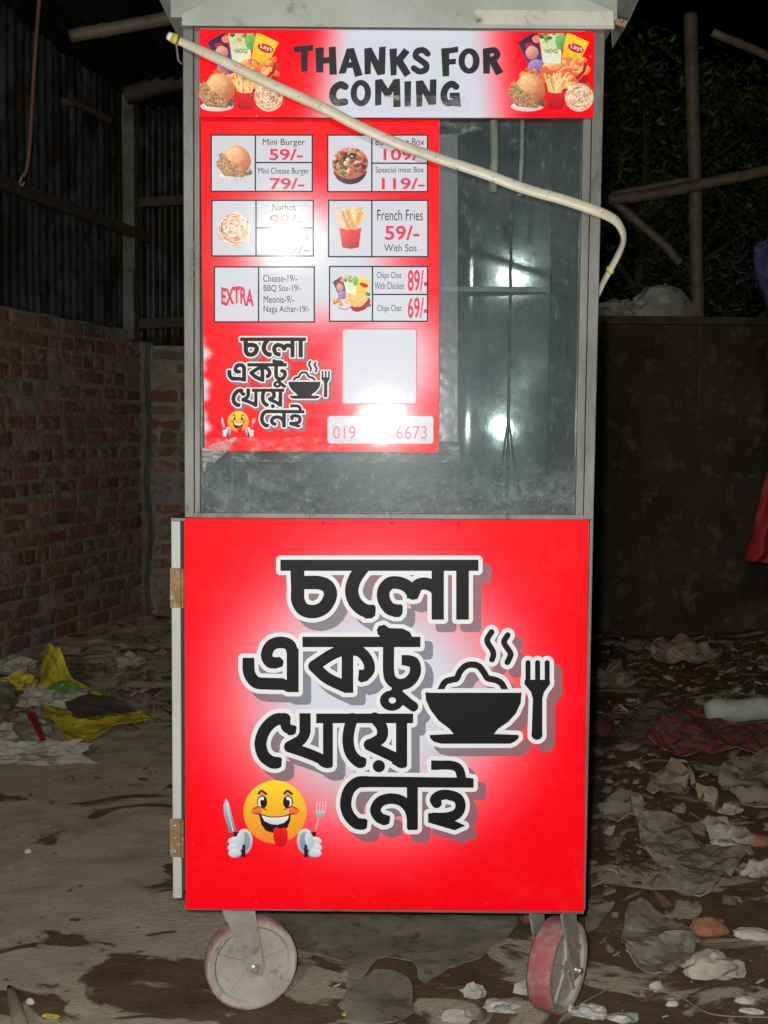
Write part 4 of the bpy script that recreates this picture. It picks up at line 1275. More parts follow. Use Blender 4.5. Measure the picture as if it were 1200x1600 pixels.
def brick_wall(name, label, A_, B_, h, thick, seed, rough=1.0, side=1):
    """A_ to B_ along the foot; bricks proud of a mortar core by a few millimetres"""
    rnd = random.Random(seed)
    A_, B_ = Vector((A_[0], A_[1], 0)), Vector((B_[0], B_[1], 0))
    d = (B_ - A_); L = d.length; d.normalize()
    nrm = Vector((d.y, -d.x, 0)) * side
    root = thing(name, label, 'wall', tuple((A_ + B_) / 2))
    core = MB()
    nu, nv = int(L / .06), int(h / .05)
    top = lambda u: h + .02 * mnoise.noise(Vector((u * 3, seed, 0)))
    vv = []
    for j in range(nv + 1):
        for i in range(nu + 1):
            u, z = L * i / nu, (top(L * i / nu) + .06) * j / nv - .06
            p = A_ + d * u + nrm * (-.003 + .007 * rough * mnoise.noise(Vector((u * 9, z * 9, seed)))) + Vector((0, 0, z))
            vv.append(p)
    core.add(vv, [(j * (nu + 1) + i, j * (nu + 1) + i + 1, (j + 1) * (nu + 1) + i + 1, (j + 1) * (nu + 1) + i) for j in range(nv) for i in range(nu)])
    b0 = A_ - nrm * thick
    core.hexa([A_ - nrm * .014 + Vector((0, 0, -.05)), B_ - nrm * .014 + Vector((0, 0, -.05)), B_ - nrm * .014 + Vector((0, 0, h - .01)), A_ - nrm * .014 + Vector((0, 0, h - .01))],
              [b0 + Vector((0, 0, -.05)), B_ - nrm * thick + Vector((0, 0, -.05)), B_ - nrm * thick + Vector((0, 0, h)), b0 + Vector((0, 0, h))])
    mk('mortar', core, M['mortar'], root, smooth=True)
    mb = MB(); cols = []
    row = 0
    z = .012
    while z < h - .07:
        u = -.12 * (row % 2) + rnd.uniform(-.05, .02)
        while u < L:
            bl = .118 if (row % 6 == 5 or rnd.random() < .16) else .24
            u0, u1 = max(0, u + .006), min(L, u + bl - .008)
            if u1 - u0 > .04 and rnd.random() > .08:
                dep = rnd.uniform(.002, .009)
                z0, z1 = z + rnd.uniform(0, .010), z + .072 + rnd.uniform(-.014, .004)
                n0 = len(mb.v)
                K = max(2, int((u1 - u0) / .03)); Q = 3
                grid = []
                for q in range(Q + 1):
                    for k in range(K + 1):
                        uu, zz = u0 + (u1 - u0) * k / K, z0 + (z1 - z0) * q / Q
                        edge = k in (0, K) or q in (0, Q)
                        off = dep + .004 * rough * mnoise.noise(Vector((uu * 30, zz * 30, seed))) - (.006 if edge else 0)
                        uu += .012 * rough * mnoise.noise(Vector((uu * 25, zz * 25, seed + 9))); zz += .010 * rough * mnoise.noise(Vector((uu * 25, zz * 25, seed + 5)))
                        grid.append(A_ + d * uu + nrm * off + Vector((0, 0, zz)))
                fs = [(q * (K + 1) + k, q * (K + 1) + k + 1, (q + 1) * (K + 1) + k + 1, (q + 1) * (K + 1) + k) for q in range(Q) for k in range(K)]
                ring = [k for k in range(K + 1)] + [q * (K + 1) + K for q in range(1, Q + 1)] + [Q * (K + 1) + k for k in range(K - 1, -1, -1)] + [q * (K + 1) for q in range(Q - 1, 0, -1)]
                G0 = len(grid)
                grid += [grid[i] - nrm * .02 for i in ring]
                fs += [(ring[i], ring[(i + 1) % len(ring)], G0 + (i + 1) % len(ring), G0 + i) for i in range(len(ring))]
                mb.add(grid, fs)
                cc = np.array(rnd.choice([(.28, .11, .07), (.24, .095, .065), (.20, .085, .06), (.30, .145, .10), (.17, .085, .06), (.25, .14, .10), (.20, .13, .10)])) * rnd.uniform(.75, 1.15)
                cols += [(cc[0], cc[1], cc[2], 1)] * (len(mb.v) - n0)
            u += bl + rnd.uniform(.004, .012)
        z += .086 + rnd.uniform(-.003, .003)
        row += 1
    mk('brickwork', mb, M['brick'], root, cols=cols)
    return root, A_, B_, nrm
CORN = G1(226, 957); LEFT0 = G1(0, 1033)
dirw = (LEFT0 - CORN) / np.linalg.norm(LEFT0 - CORN)
LEFT1 = CORN + dirw * 3.6
HL = F1(120, 503, float(CORN[1] - 0.7))[2]
HB = F1(255, 540, float(CORN[1]))[2]
_, wa, wb, wn = brick_wall('brick_wall', 'old red brick wall with smeared mortar along the left side of the yard', CORN, LEFT1, HL, .12, 3, side=-1)
BACK1 = np.array((0.95, CORN[1] - .12, 0))
brick_wall('brick_wall', 'crumbling brick wall behind the cart, between the corner and the dark low wall', CORN + [-0.15, 0.02, 0], BACK1, HB, .12, 8, rough=1.9)

# cement pillar in the corner and the rough cement joint below it
px0, px1 = F1(186, 330, CORN[1] - .14), F1(212, 330, CORN[1] - .14)
zt = F1(200, 135, CORN[1] - .14)[2]
q = MB()
for k, (z0, z1, e) in enumerate(((HL - .06, HB + .25, .0), (HB + .25, F1(200, 425, CORN[1] - .14)[2], .004), (F1(200, 425, CORN[1] - .14)[2], zt, -.004))):
    q.box(px0[0] + e, px1[0] - e, CORN[1] - .20 + abs(e), CORN[1] - .06, z0, z1)
jr = bpy.data.objects['brick_wall.001']
j2 = MB(); vv = []
ja, jb = F1(208, 700, CORN[1] - .05)[0], F1(227, 700, CORN[1] - .05)[0]
for k_ in range(31):
    z_ = -.05 + (HB + .07) * k_ / 30
    wv_ = .025 * mnoise.noise(Vector((z_ * 3, 4, 1)))
    for x_, y_ in ((ja - .1, .04), (ja, -.04 + wv_ * .3), (jb + wv_, -.045 + wv_ * .2), (jb + .04 + wv_, .05)):
        vv.append((x_, CORN[1] + y_, z_))
j2.add(vv, [(a_ * 4 + c_, a_ * 4 + c_ + 1, a_ * 4 + c_ + 5, a_ * 4 + c_ + 4) for a_ in range(30) for c_ in range(3)] + [(120, 121, 122, 123)])
mk('cement_joint', j2, M['cement'], jr)
tag(mk('concrete_pillar', q, M['cement'], None, bevel=.006), 'slim grey cement pillar standing in the corner of the yard', 'pillar')

# corrugated tin above the walls
M['tin'] = pm('weathered_tin', (0.085, 0.10, 0.10), (0.022, 0.027, 0.027), 3.0, 0.5, 0.3, 0.3, c3=(0.022, 0.016, 0.012), s3=5, t3=0.50, stretch=(1, 1, 0.5))
def tin(name, label, A_, B_, z0, z1, nrm, amp=.011, pitch=.076, seed=0):
    A_, B_, nrm = Vector(A_), Vector(B_), Vector(nrm)
    d = B_ - A_; L = d.length; d.normalize()
    nu = int(L / pitch * 10)
    zs = np.linspace(z0, z1, 14)
    q = MB(); vv = []
    for z in zs:
        for i in range(nu + 1):
            u = L * i / nu
            step = .012 * (int(u / .62 + seed) % 2)
            vv.append(A_ + d * u + nrm * (amp * math.sin(2 * math.pi * u / pitch) + step + .006 * mnoise.noise(Vector((u * 2, z * 2, seed)))) + Vector((0, 0, z + (.02 * ((int(u / .62) * 7) % 3) if z == z1 else 0))))
    n = nu + 1
    q.add(vv, [(j * n + i, j * n + i + 1, (j + 1) * n + i + 1, (j + 1) * n + i) for j in range(len(zs) - 1) for i in range(nu)])
    o = mk(name, q, M['tin'], None, smooth=True)
    s_ = o.modifiers.new('thickness', 'SOLIDIFY'); s_.thickness = .001
    return tag(o, label, 'tin sheeting')
wnv = Vector(wn)
tin('corrugated_fence', 'dark corrugated tin sheets standing on top of the left brick wall', Vector((*CORN[:2], 0)) - wnv * .03, Vector((*LEFT1[:2], 0)) - wnv * .03, HL - .03, 3.5, wnv, seed=1)
tin('corrugated_fence', 'dark corrugated tin sheets between the cement pillar and the cart, above the crumbling bricks', (CORN[0] - .15, CORN[1] + .06, 0), (BACK1[0] + .1, BACK1[1] + .03, 0), HB - .03, 3.5, (0, -1, 0), seed=4)
M['wood'] = pm('dark_old_timber', (0.085, 0.058, 0.037), (0.045, 0.03, 0.021), 8, 0.85, 0, 0.4, stretch=(1, 1, 1), c3=(0.2, 0.16, 0.11), s3=30, t3=.64)
M['bamboo'] = pm('dry_bamboo', (0.19, 0.145, 0.09), (0.11, 0.08, 0.05), 10, 0.6, 0, 0.25, c3=(0.08, 0.06, 0.04), s3=22, t3=.62)
def rail(px_a, px_b, Ya, Yb, hh, tk, name, label, mat='wood'):
    a, b_ = Vector(F1(*px_a, Ya)), Vector(F1(*px_b, Yb))
    d = (b_ - a).normalized()
    u = Vector((0, 0, 1)) - d * d.z
    u.normalize()
    n = d.cross(u)
    q = MB().hexa([a - u * hh - n * tk, b_ - u * hh - n * tk, b_ + u * hh - n * tk, a + u * hh - n * tk], [a - u * hh + n * tk, b_ - u * hh + n * tk, b_ + u * hh + n * tk, a + u * hh + n * tk])
    return tag(mk(name, q, M[mat], None, bevel=.004), label, 'beam')
rail((214, 317), (300, 312), CORN[1] - .03, CORN[1] - .03, .028, .018, 'timber_rail', 'dark timber rail nailed halfway up the tin sheets beside the pillar')
rail((212, 506), (300, 503), CORN[1] - .03, CORN[1] - .03, .030, .018, 'timber_rail', 'low dark timber rail along the foot of the tin sheets beside the pillar')
# timber rail on the left tin, running with the wall
a_ = Vector((*CORN[:2], 0)) + wnv * .02; b_ = Vector((*LEFT1[:2], 0)) + wnv * .02
q = MB().hexa([a_ + Vector((0, 0, 2.26)), b_ + Vector((0, 0, 2.30)), b_ + Vector((0, 0, 2.36)), a_ + Vector((0, 0, 2.32))], [p + wnv * .035 for p in (a_ + Vector((0, 0, 2.26)), b_ + Vector((0, 0, 2.30)), b_ + Vector((0, 0, 2.36)), a_ + Vector((0, 0, 2.32)))])
tag(mk('timber_rail', q, M['wood'], None, bevel=.004), 'long dark timber rail across the tin sheets on the left wall', 'beam')

def bamboo(name, label, pts, r, cat='pole', node=0.28, mat='bamboo'):
    P = smooth_path(pts, 10)
    L = np.r_[0, np.cumsum([np.linalg.norm(np.array(b2) - np.array(a2)) for a2, b2 in zip(P[:-1], P[1:])])]
    path, rr = [], []
    for i in range(int(L[-1] / .02) + 1):
        s_ = i * .02
        p = np.array([np.interp(s_, L, [q[k] for q in P]) for k in range(3)])
        path.append(p + .004 * np.array([mnoise.noise(Vector((s_ * 3, 1, k))) for k in range(3)]))
        rr.append(r * (1 + (.13 if abs((s_ % node) - node / 2) < .012 else 0)))
    return tag(mk(name, MB().tube(path, rr, 12), M[mat], None, smooth=True), label, cat)
bamboo('bamboo_beam', 'thick brown pole under the roof at the upper left, nearest the cart roof', [F1(110, 56, 3.0), F1(200, 40, 3.0), F1(300, 22, 3.0)], .028, 'beam')
bamboo('timber_beam', 'pale flat-topped beam resting on the corner pillar', [F1(196, 150, 4.7), F1(245, 134, 4.7), F1(300, 124, 4.7)], .05, 'beam', mat='wood')
bamboo('bamboo_beam', 'thin pole crossing the upper left tin sheets below the roof', [F1(60, 165, 4.2), F1(115, 160, 4.3), F1(175, 190, 4.6)], .022, 'beam', mat='wood')
M['red_rope'] = pm('faded_red_hose', (0.20, 0.075, 0.06), (0.13, 0.05, 0.04), 14, 0.7, 0, 0.2)
rope = thing('hanging_hose', 'faded red hose hanging down in front of the left tin sheets', 'hose', tuple(F1(45, 280, 2.8)))
mk('hose', MB().tube(smooth_path([F1(64, -30, 2.8), F1(58, 40, 2.8), F1(52, 130, 2.8), F1(47, 220, 2.8), F1(42, 262, 2.8), F1(36, 276, 2.8)], 6), .0085, 10), M['red_rope'], rope, smooth=True)
mk('hook', MB().tube(smooth_path([F1(36, 274, 2.8), F1(31, 284, 2.8), F1(34, 290, 2.8), F1(39, 284, 2.8)], 5), .006, 8), M['aluminium'], rope, smooth=True)
# shed roof over the left of the yard
q = MB(); vv = []
nu = 240
x_a, x_b = -3.2, 0.2
for y, z in ((0.9, 3.36), (3.0, 3.22), (5.4, 3.06)):
    for i in range(nu + 1):
        x = x_a + (x_b - x_a) * i / nu
        vv.append((x, y, z + .011 * math.sin(2 * math.pi * x / .076)))
q.add(vv, [(j * (nu + 1) + i, j * (nu + 1) + i + 1, (j + 1) * (nu + 1) + i + 1, (j + 1) * (nu + 1) + i) for j in range(2) for i in range(nu)])
ro = mk('tin_roof', q, M['tin'], None, smooth=True)
ro.modifiers.new('thickness', 'SOLIDIFY').thickness = .001
tag(ro, 'dark corrugated tin shed roof over the left side of the yard', 'roof')

# low dark wall at the right, with its plank ledge
yr = float(G1(1060, 985)[1])
hr = F1(1060, 508, yr)[2]
M['dark_wall'] = pm('soot_stained_render', (0.062, 0.046, 0.032), (0.022, 0.018, 0.014), 4, 0.9, 0, 0.9, c3=(0.13, 0.09, 0.055), s3=8, t3=.58, bdist=.02)
x0w = 0.9
q = MB(); vv = []
nu, nv = 90, 44
for j in range(nv + 1):
    for i in range(nu + 1):
        x, z = x0w + (4.6 - x0w) * i / nu, -.05 + (hr + .05) * j / nv
        y = yr + .012 * mnoise.noise(Vector((x * 2, 0, z * 2))) + .008 * mnoise.noise(Vector((x * 9, 0, z * 9)))
        y -= .05 * max(0, .22 - z) / .22 * (0.6 + .5 * mnoise.noise(Vector((x * 5, 1, 0))))
        vv.append((x, y, z))
q.add(vv, [(j * (nu + 1) + i, j * (nu + 1) + i + 1, (j + 1) * (nu + 1) + i + 1, (j + 1) * (nu + 1) + i) for j in range(nv) for i in range(nu)])
q.box(x0w, 4.6, yr + .025, yr + .15, -.05, hr - .001)
lw = thing('low_wall', 'low soot-dark wall with a plank ledge on the right behind the cart', 'wall', (2.4, yr, 0))
mk('wall_face', q, M['dark_wall'], lw, smooth=True)
mk('plank_ledge', MB().box(x0w - .02, 4.6, yr - .05, yr + .16, hr + .001, hr + .045), M['wood'], lw, bevel=.006)
mk('batten', MB().box(F1(1090, 600, yr)[0] - .012, F1(1090, 600, yr)[0] + .012, yr - .034, yr - .014, F1(1090, 660, yr)[2], hr - .004), M['wood'], lw, bevel=.003)

bamboo('bamboo_post', 'upright bamboo post rising behind the plank ledge on the right', [F1(1090, 510, yr + .2), F1(1086, 300, yr + .2), F1(1080, 70, yr + .2), F1(1079, 20, yr + .2)], .040, node=.42)
bamboo('bamboo_pole', 'sloping bamboo pole tied across the upright post on the right', [F1(950, 312, yr + .10), F1(1030, 302, yr + .10), F1(1120, 283, yr + .10), F1(1260, 255, yr + .10)], .032)
bamboo('bamboo_pole', 'second thinner pole lying just above the sloping one on the right', [F1(954, 304, yr + .17), F1(1040, 287, yr + .17), F1(1082, 281, yr + .17)], .018)
bamboo('bamboo_brace', 'short diagonal brace hanging down towards the white sacks', [F1(957, 312, yr + .14), F1(1000, 350, yr + .14), F1(1040, 385, yr + .14), F1(1066, 416, yr + .14)], .026)
bamboo('bamboo_rafter', 'pale broken rafter end sticking out at the upper right', [F1(1113, 50, 3.6), F1(1135, 60, 3.6), F1(1160, 70, 3.65), F1(1192, 84, 3.7), F1(1260, 120, 3.8)], .020)

# ================================================================== CRUMPLED THINGS
def blob(name, label, cat, mat, c, size, seed, amp=.28, ridged=True, sub=4, yaw=0.0, parent=None, smooth=False, group=None, sink=.25):
    bm = bmesh.new()
    bmesh.ops.create_icosphere(bm, subdivisions=sub, radius=1)
    q = MB()
    cy_, sy_ = math.cos(yaw), math.sin(yaw)
    for v in bm.verts:
        p = v.co.copy()
        n = mnoise.fractal(p * 1.6 + Vector((seed * 3.1, seed, 0)), .9, 2.1, 5)
        if ridged:
            jr_ = random.Random(hash((round(p.x, 3), round(p.y, 3), round(p.z, 3), seed)))
            n = 1.1 * mnoise.noise(p * 1.5 + Vector((seed * 1.7, seed, 4))) + jr_.uniform(-.55, .55)
        p *= 1 + amp * n
        x, y, z = p.x * size[0], p.y * size[1], p.z * size[2]
        z = max(z, -size[2] * (1 - sink * 2) * .5)
        q.v.append((c[0] + x * cy_ - y * sy_, c[1] + x * sy_ + y * cy_, c[2] + z + size[2] * (1 - sink * 2) * .5))
    q.f = [tuple(v.index for v in f.verts) for f in bm.faces]
    bm.free()
    o = mk(name, q, mat, parent, smooth=smooth)
    return tag(o, label, cat, group) if label else o
def sheet(name, label, cat, mat, outline, seed, amp=.02, step=.02, thick=.0016, fold=9.0, lift=.004, parent=None, colf=None, group=None, wmap=None, curl=0.0):
    """a limp sheet lying on the ground; outline traced as photo points on the ground"""
    P = G(outline, .01)[:, :2]
    P = np.array([p for p in smooth_path(list(P) + [P[0]], 3)[:-1]])
    rnd = random.Random(seed)
    P += np.array([[rnd.uniform(-1, 1), rnd.uniform(-1, 1)] for _ in P]) * step * .22
    n = len(P)
    lo, hi = P.min(0), P.max(0)
    pts = [Vector(p) for p in P]
    y = lo[1] + step / 2
    def inside(x, y):
        c_ = False
        for a2, b2 in zip(P, np.roll(P, -1, 0)):
            if (a2[1] > y) != (b2[1] > y) and x < (b2[0] - a2[0]) * (y - a2[1]) / (b2[1] - a2[1]) + a2[0]:
                c_ = not c_
        return c_
    while y < hi[1]:
        x = lo[0] + step / 2
        while x < hi[0]:
            xx, yy = x + rnd.uniform(-.3, .3) * step, y + rnd.uniform(-.3, .3) * step
            if inside(xx, yy):
                pts.append(Vector((xx, yy)))
            x += step
        y += step
    r_ = delaunay_2d_cdt(pts, [], [list(range(n))], 1, 1e-6)
    V, Fc = r_[0], r_[2]
    q = MB()
    cen = (lo + hi) / 2
    half = (hi - lo) / 2
    for v in V:
        k = 1 - abs(mnoise.noise(Vector((v.x * fold, v.y * fold, seed)))) * 2
        k2 = mnoise.noise(Vector((v.x * fold * 2.7, v.y * fold * 2.7, seed + 3)))
        rr = min(1.3, math.hypot((v.x - cen[0]) / half[0], (v.y - cen[1]) / half[1]))
        z = lift + amp * (max(0, k) * .8 + .35 * abs(k2)) + curl * rr ** 3 * (0.5 + mnoise.noise(Vector((v.x * 4, v.y * 4, seed))))
        q.v.append((v.x, v.y, gh(v.x, v.y) + z))
    q.f = [tuple(f) for f in Fc]
    o = mk(name, q, mat, parent)
    s_ = o.modifiers.new('thickness', 'SOLIDIFY'); s_.thickness = thick; s_.offset = 1
    return tag(o, label, cat, group) if label else o
def plastic(name, c1, c2, rough=.35, sc=14, c3=None):
    return pm(name, c1, c2, sc, rough, 0, .35, c3=c3, s3=28, t3=.6, bdist=.006)
M['paper'] = plastic('dirty_white_paper', (0.42, 0.41, 0.36), (0.29, 0.27, 0.225), .8)
M['grey_film'] = plastic('dusty_grey_film', (0.29, 0.27, 0.22), (0.19, 0.175, 0.14), .4, 9, (0.12, 0.10, 0.07))
M['grey_sack'] = plastic('dusty_white_sack', (0.36, 0.35, 0.33), (0.22, 0.21, 0.20), .5, 8)
M['yellow_film'] = plastic('yellow_plastic', (0.64, 0.53, 0.03), (0.50, 0.39, 0.03), .4, 9, (0.20, 0.16, 0.08))
M['green_film'] = plastic('green_plastic', (0.12, 0.26, 0.03), (0.10, 0.20, 0.03), .4)
M['brown_film'] = plastic('grey_brown_film', (0.13, 0.11, 0.085), (0.09, 0.075, 0.06), .4)
M['red_film'] = plastic('faded_red_plastic', (0.24, 0.045, 0.055), (0.14, 0.06, 0.055), .55, 7, (0.12, 0.10, 0.085))
M['tan_paper'] = plastic('tan_paper', (0.36, 0.30, 0.20), (0.24, 0.19, 0.125), .8)
M['stone'] = pm('pale_stone', (0.48, 0.45, 0.36), (0.34, 0.31, 0.24), 14, .9, 0, .6, c3=(.2, .17, .13), s3=26, t3=.62, bdist=.006)
M['white_stone'] = pm('white_pebble', (0.56, 0.54, 0.48), (0.44, 0.42, 0.36), 16, .8, 0, .3)
M['orange_stone'] = pm('orange_brick_lump', (0.38, 0.17, 0.08), (0.28, 0.12, 0.06), 20, .9, 0, .4, c3=(.16, .08, .05), s3=40, t3=.63)
M['foam'] = pm('white_foam', (0.52, 0.53, 0.48), (0.42, 0.42, 0.37), 12, .8, 0, .3, c3=(.3, .27, .2), s3=24, t3=.64)
M['stick'] = pm('weathered_stick', (0.30, 0.25, 0.17), (0.21, 0.17, 0.11), 9, .8, 0, .4)
M['silver'] = pm('crumpled_foil', (0.50, 0.50, 0.48), (0.36, 0.36, 0.33), 30, .5, .2, .8)

# -- left heap: torn yellow bag and papers
bagp = thing('yellow_bag', 'torn yellow plastic bag spread over the rubbish on the left', 'bag', tuple(G1(150, 1130)))
sheet('bag_sheet', None, None, M['yellow_film'], [(66, 1128), (64, 1075), (78, 1046), (105, 1072), (140, 1094), (185, 1124), (245, 1136), (190, 1152), (150, 1160), (105, 1170), (95, 1150)], 4, .05, .018, parent=bagp, fold=5, curl=.03)
sheet('dusty_lining', None, None, M['brown_film'], [(100, 1128), (140, 1118), (188, 1124), (205, 1134), (160, 1144), (120, 1148)], 6, .012, .02, parent=bagp, fold=6, lift=.062)
pk = [Vector(G1(70, 1110)), Vector(G1(128, 1098)), Vector(G1(205, 1128))]
q = MB(); vv = []                      # the standing flap of the bag
n1, n2 = 24, 16
base = smooth_path([G1(62, 1085), G1(95, 1096), G1(150, 1108), G1(212, 1136)], 8)
for j in range(n2 + 1):
    for i, p in enumerate(base):
        u = i / (len(base) - 1); v = j / n2
        hgt = (.155 * math.exp(-((u - .16) / .2) ** 2) + .055 * (1 - u)) * v
        vv.append((p[0] + .03 * v * (u - .4), p[1] + .10 * v + .03 * mnoise.noise(Vector((u * 6, v * 4, 2))), .02 + hgt * (1 + .25 * mnoise.noise(Vector((u * 9, v * 2, 5))))))
nb = len(base)
q.add(vv, [(j * nb + i, j * nb + i + 1, (j + 1) * nb + i + 1, (j + 1) * nb + i) for j in range(n2) for i in range(nb - 1)])
fl = mk('bag_flap', q, M['yellow_film'], bagp)
fl.modifiers.new('thickness', 'SOLIDIFY').thickness = .002
blob('green_patch', None, None, M['green_film'], G1(98, 1096, .03) + [0, 0, .04], (.055, .03, .035), 5, .2, parent=bagp)
for i, (px, py, sx, sy, sz, lab) in enumerate(((66, 1112, .085, .05, .05, 'crumpled white paper ball in the middle of the torn yellow bag'),
                                               (113, 1104, .06, .04, .04, 'small crumpled paper just right of the green patch on the yellow bag'),
                                               (120, 1122, .10, .04, .03, 'flattened white paper lying along the fold of the yellow bag'),
                                               (163, 1117, .065, .035, .03, 'white paper scrap at the right end of the yellow bag'),
                                               (22, 1048, .10, .06, .05, 'grey crumpled paper at the far left edge by the brick wall'),
                                               (40, 1190, .19, .06, .06, 'long crumpled white tissue at the left edge in front of the yellow bag'),
                                               (203, 1040, .07, .05, .055, 'pale paper lump behind the yellow bag beside the cart'),
                                               (4, 1150, .05, .04, .04, 'small white paper scrap cut by the left edge of the yard'),
                                               (30, 1072, .08, .05, .05, 'yellowish film scrap behind the white paper ball'))):
    g0 = G1(px, py)
    zb = gh(g0[0], g0[1]) + (.02 if 55 < px < 180 and py > 1090 else 0)
    blob('yellow_scrap' if 'film' in lab else 'crumpled_paper', lab, 'paper' if 'film' not in lab else 'plastic scrap', M['yellow_film'] if 'film' in lab else M['paper'], (g0[0], g0[1], zb), (sx, sy, sz), 20 + i, .5, sub=4 if sx > .15 else 3 if sx > .07 else 2)
sac = thing('sachet', 'white torn sachet with a red stripe in front of the yellow bag', 'sachet', tuple(G1(75, 1150)))
sheet('sachet_sheet', None, None, M['paper'], [(15, 1138), (40, 1120), (70, 1117), (78, 1140), (104, 1178), (92, 1180), (60, 1160)], 31, .03, .018, parent=sac, fold=5)
sheet('red_stripe', None, None, plastic('red_print', (.45, .012, .03), (.33, .01, .02), .5), [(42, 1123), (55, 1122), (62, 1140), (75, 1166), (66, 1166), (52, 1144)], 31, .03, .012, lift=.009, parent=sac, fold=5)
sheet('plastic_film', 'dull plastic film along the left edge behind the sachet', 'plastic film', M['grey_film'], [(0, 1060), (18, 1066), (22, 1090), (12, 1120), (-10, 1134), (-20, 1080)], 41, .035, .025)

# stick in the lower left corner
p0, p1 = G1(14, 1535, .02), G1(36, 1625, .035)
tag(mk('stick', MB().tube([p0 + [0, 0, -.01], p0 * .8 + p1 * .2, (p0 + p1) / 2 + [0.002, 0, .004], p1], [.004, .010, .013, .016], 8, jit=.12), M['stick'], None, smooth=True), 'pale weathered stick on the ground in the bottom left corner', 'stick')

# -- under and around the cart
big = [(372, 1440), (420, 1424), (520, 1420), (640, 1418), (760, 1420), (806, 1428), (800, 1455), (770, 1480), (735, 1500), (700, 1512), (660, 1538), (640, 1505), (590, 1500), (548, 1545), (540, 1510), (500, 1490), (440, 1475)]
sheet('plastic_film', 'large dusty grey plastic sheet spread on the ground under the cart', 'plastic film', M['grey_film'], big, 51, .012, .03, fold=4)
sheet('plastic_film', 'rounded grey plastic flap on the ground between the two wheels', 'plastic film', M['grey_film'], [(528, 1575), (560, 1540), (600, 1522), (632, 1530), (641, 1560), (636, 1605), (560, 1610), (540, 1592)], 52, .012, .03, fold=4, lift=.018)
sheet('plastic_film', 'grey plastic scrap beside the right wheel, half behind the cart', 'plastic film', M['grey_film'], [(914, 1412), (936, 1403), (945, 1418), (962, 1420), (930, 1448), (914, 1458)], 53, .02, .02)
right_sheets = (
    ('large creased grey plastic sheet on the muddy ground right of the cart', 'grey_film', [(985, 1270), (1040, 1285), (1075, 1300), (1090, 1330), (1130, 1345), (1165, 1366), (1125, 1388), (1110, 1410), (1050, 1400), (1036, 1368), (1006, 1352), (998, 1318)], .035),
    ('flat grey plastic sheet in front of the orange brick lump', 'grey_film', [(983, 1428), (1010, 1426), (1040, 1440), (1065, 1452), (1086, 1468), (1074, 1500), (1040, 1522), (1015, 1520), (985, 1495), (970, 1470)], .02),
    ('dull plastic film beside the cart, above the large creased sheet', 'grey_film', [(925, 1255), (970, 1250), (1010, 1268), (1000, 1290), (950, 1282)], .03),
    ('tan paper scrap on the rubbish above the large creased sheet', 'tan_paper', [(1022, 1222), (1050, 1215), (1080, 1220), (1070, 1240), (1040, 1262), (1010, 1258)], .04),
    ('second tan paper scrap, hanging over a twig near the foam block', 'tan_paper', [(1075, 1228), (1100, 1248), (1125, 1262), (1112, 1282), (1092, 1262)], .05),
    ('pale torn paper in the far rubbish right beside the cart', 'tan_paper', [(928, 1075), (945, 1062), (968, 1060), (975, 1075), (992, 1085), (985, 1094), (935, 1092)], .05),
    ('grey plastic sheet at the right edge of the yard below the red plastic', 'grey_film', [(1115, 1225), (1150, 1200), (1210, 1195), (1220, 1260), (1160, 1255), (1130, 1242)], .03),
    ('flattened white wrapper beside the large creased sheet', 'paper', [(1095, 1300), (1130, 1298), (1165, 1320), (1180, 1336), (1140, 1332), (1120, 1318)], .04),
    ('brown leaf-like paper at the back of the rubbish', 'tan_paper', [(1010, 1030), (1035, 1015), (1062, 1010), (1100, 1022), (1130, 1040), (1090, 1048), (1040, 1046)], .05),
    ('faded red plastic sheet under the foam block', 'red_film', [(1000, 1172), (1050, 1120), (1090, 1115), (1130, 1135), (1200, 1140), (1215, 1190), (1120, 1185), (1080, 1196), (1040, 1186)], .035),
    ('small red plastic scrap close to the right edge of the cart', 'red_film', [(926, 1138), (950, 1132), (962, 1145), (940, 1158), (926, 1155)], .03),
    ('dark dusty film lying on the red plastic beside the cart', 'brown_film', [(965, 1150), (1010, 1120), (1065, 1130), (1110, 1165), (1095, 1180), (1010, 1172)], .03),
)
for i, (lab, mt, ol, am) in enumerate(right_sheets):
    kind = 'paper_scrap' if 'paper' in lab or 'wrapper' in lab else 'plastic_film'
    sheet(kind, lab, 'paper' if kind == 'paper_scrap' else 'plastic film', M[mt], ol, 60 + i, am * 1.35, .018, fold=8.5, curl=.03, thick=.003)
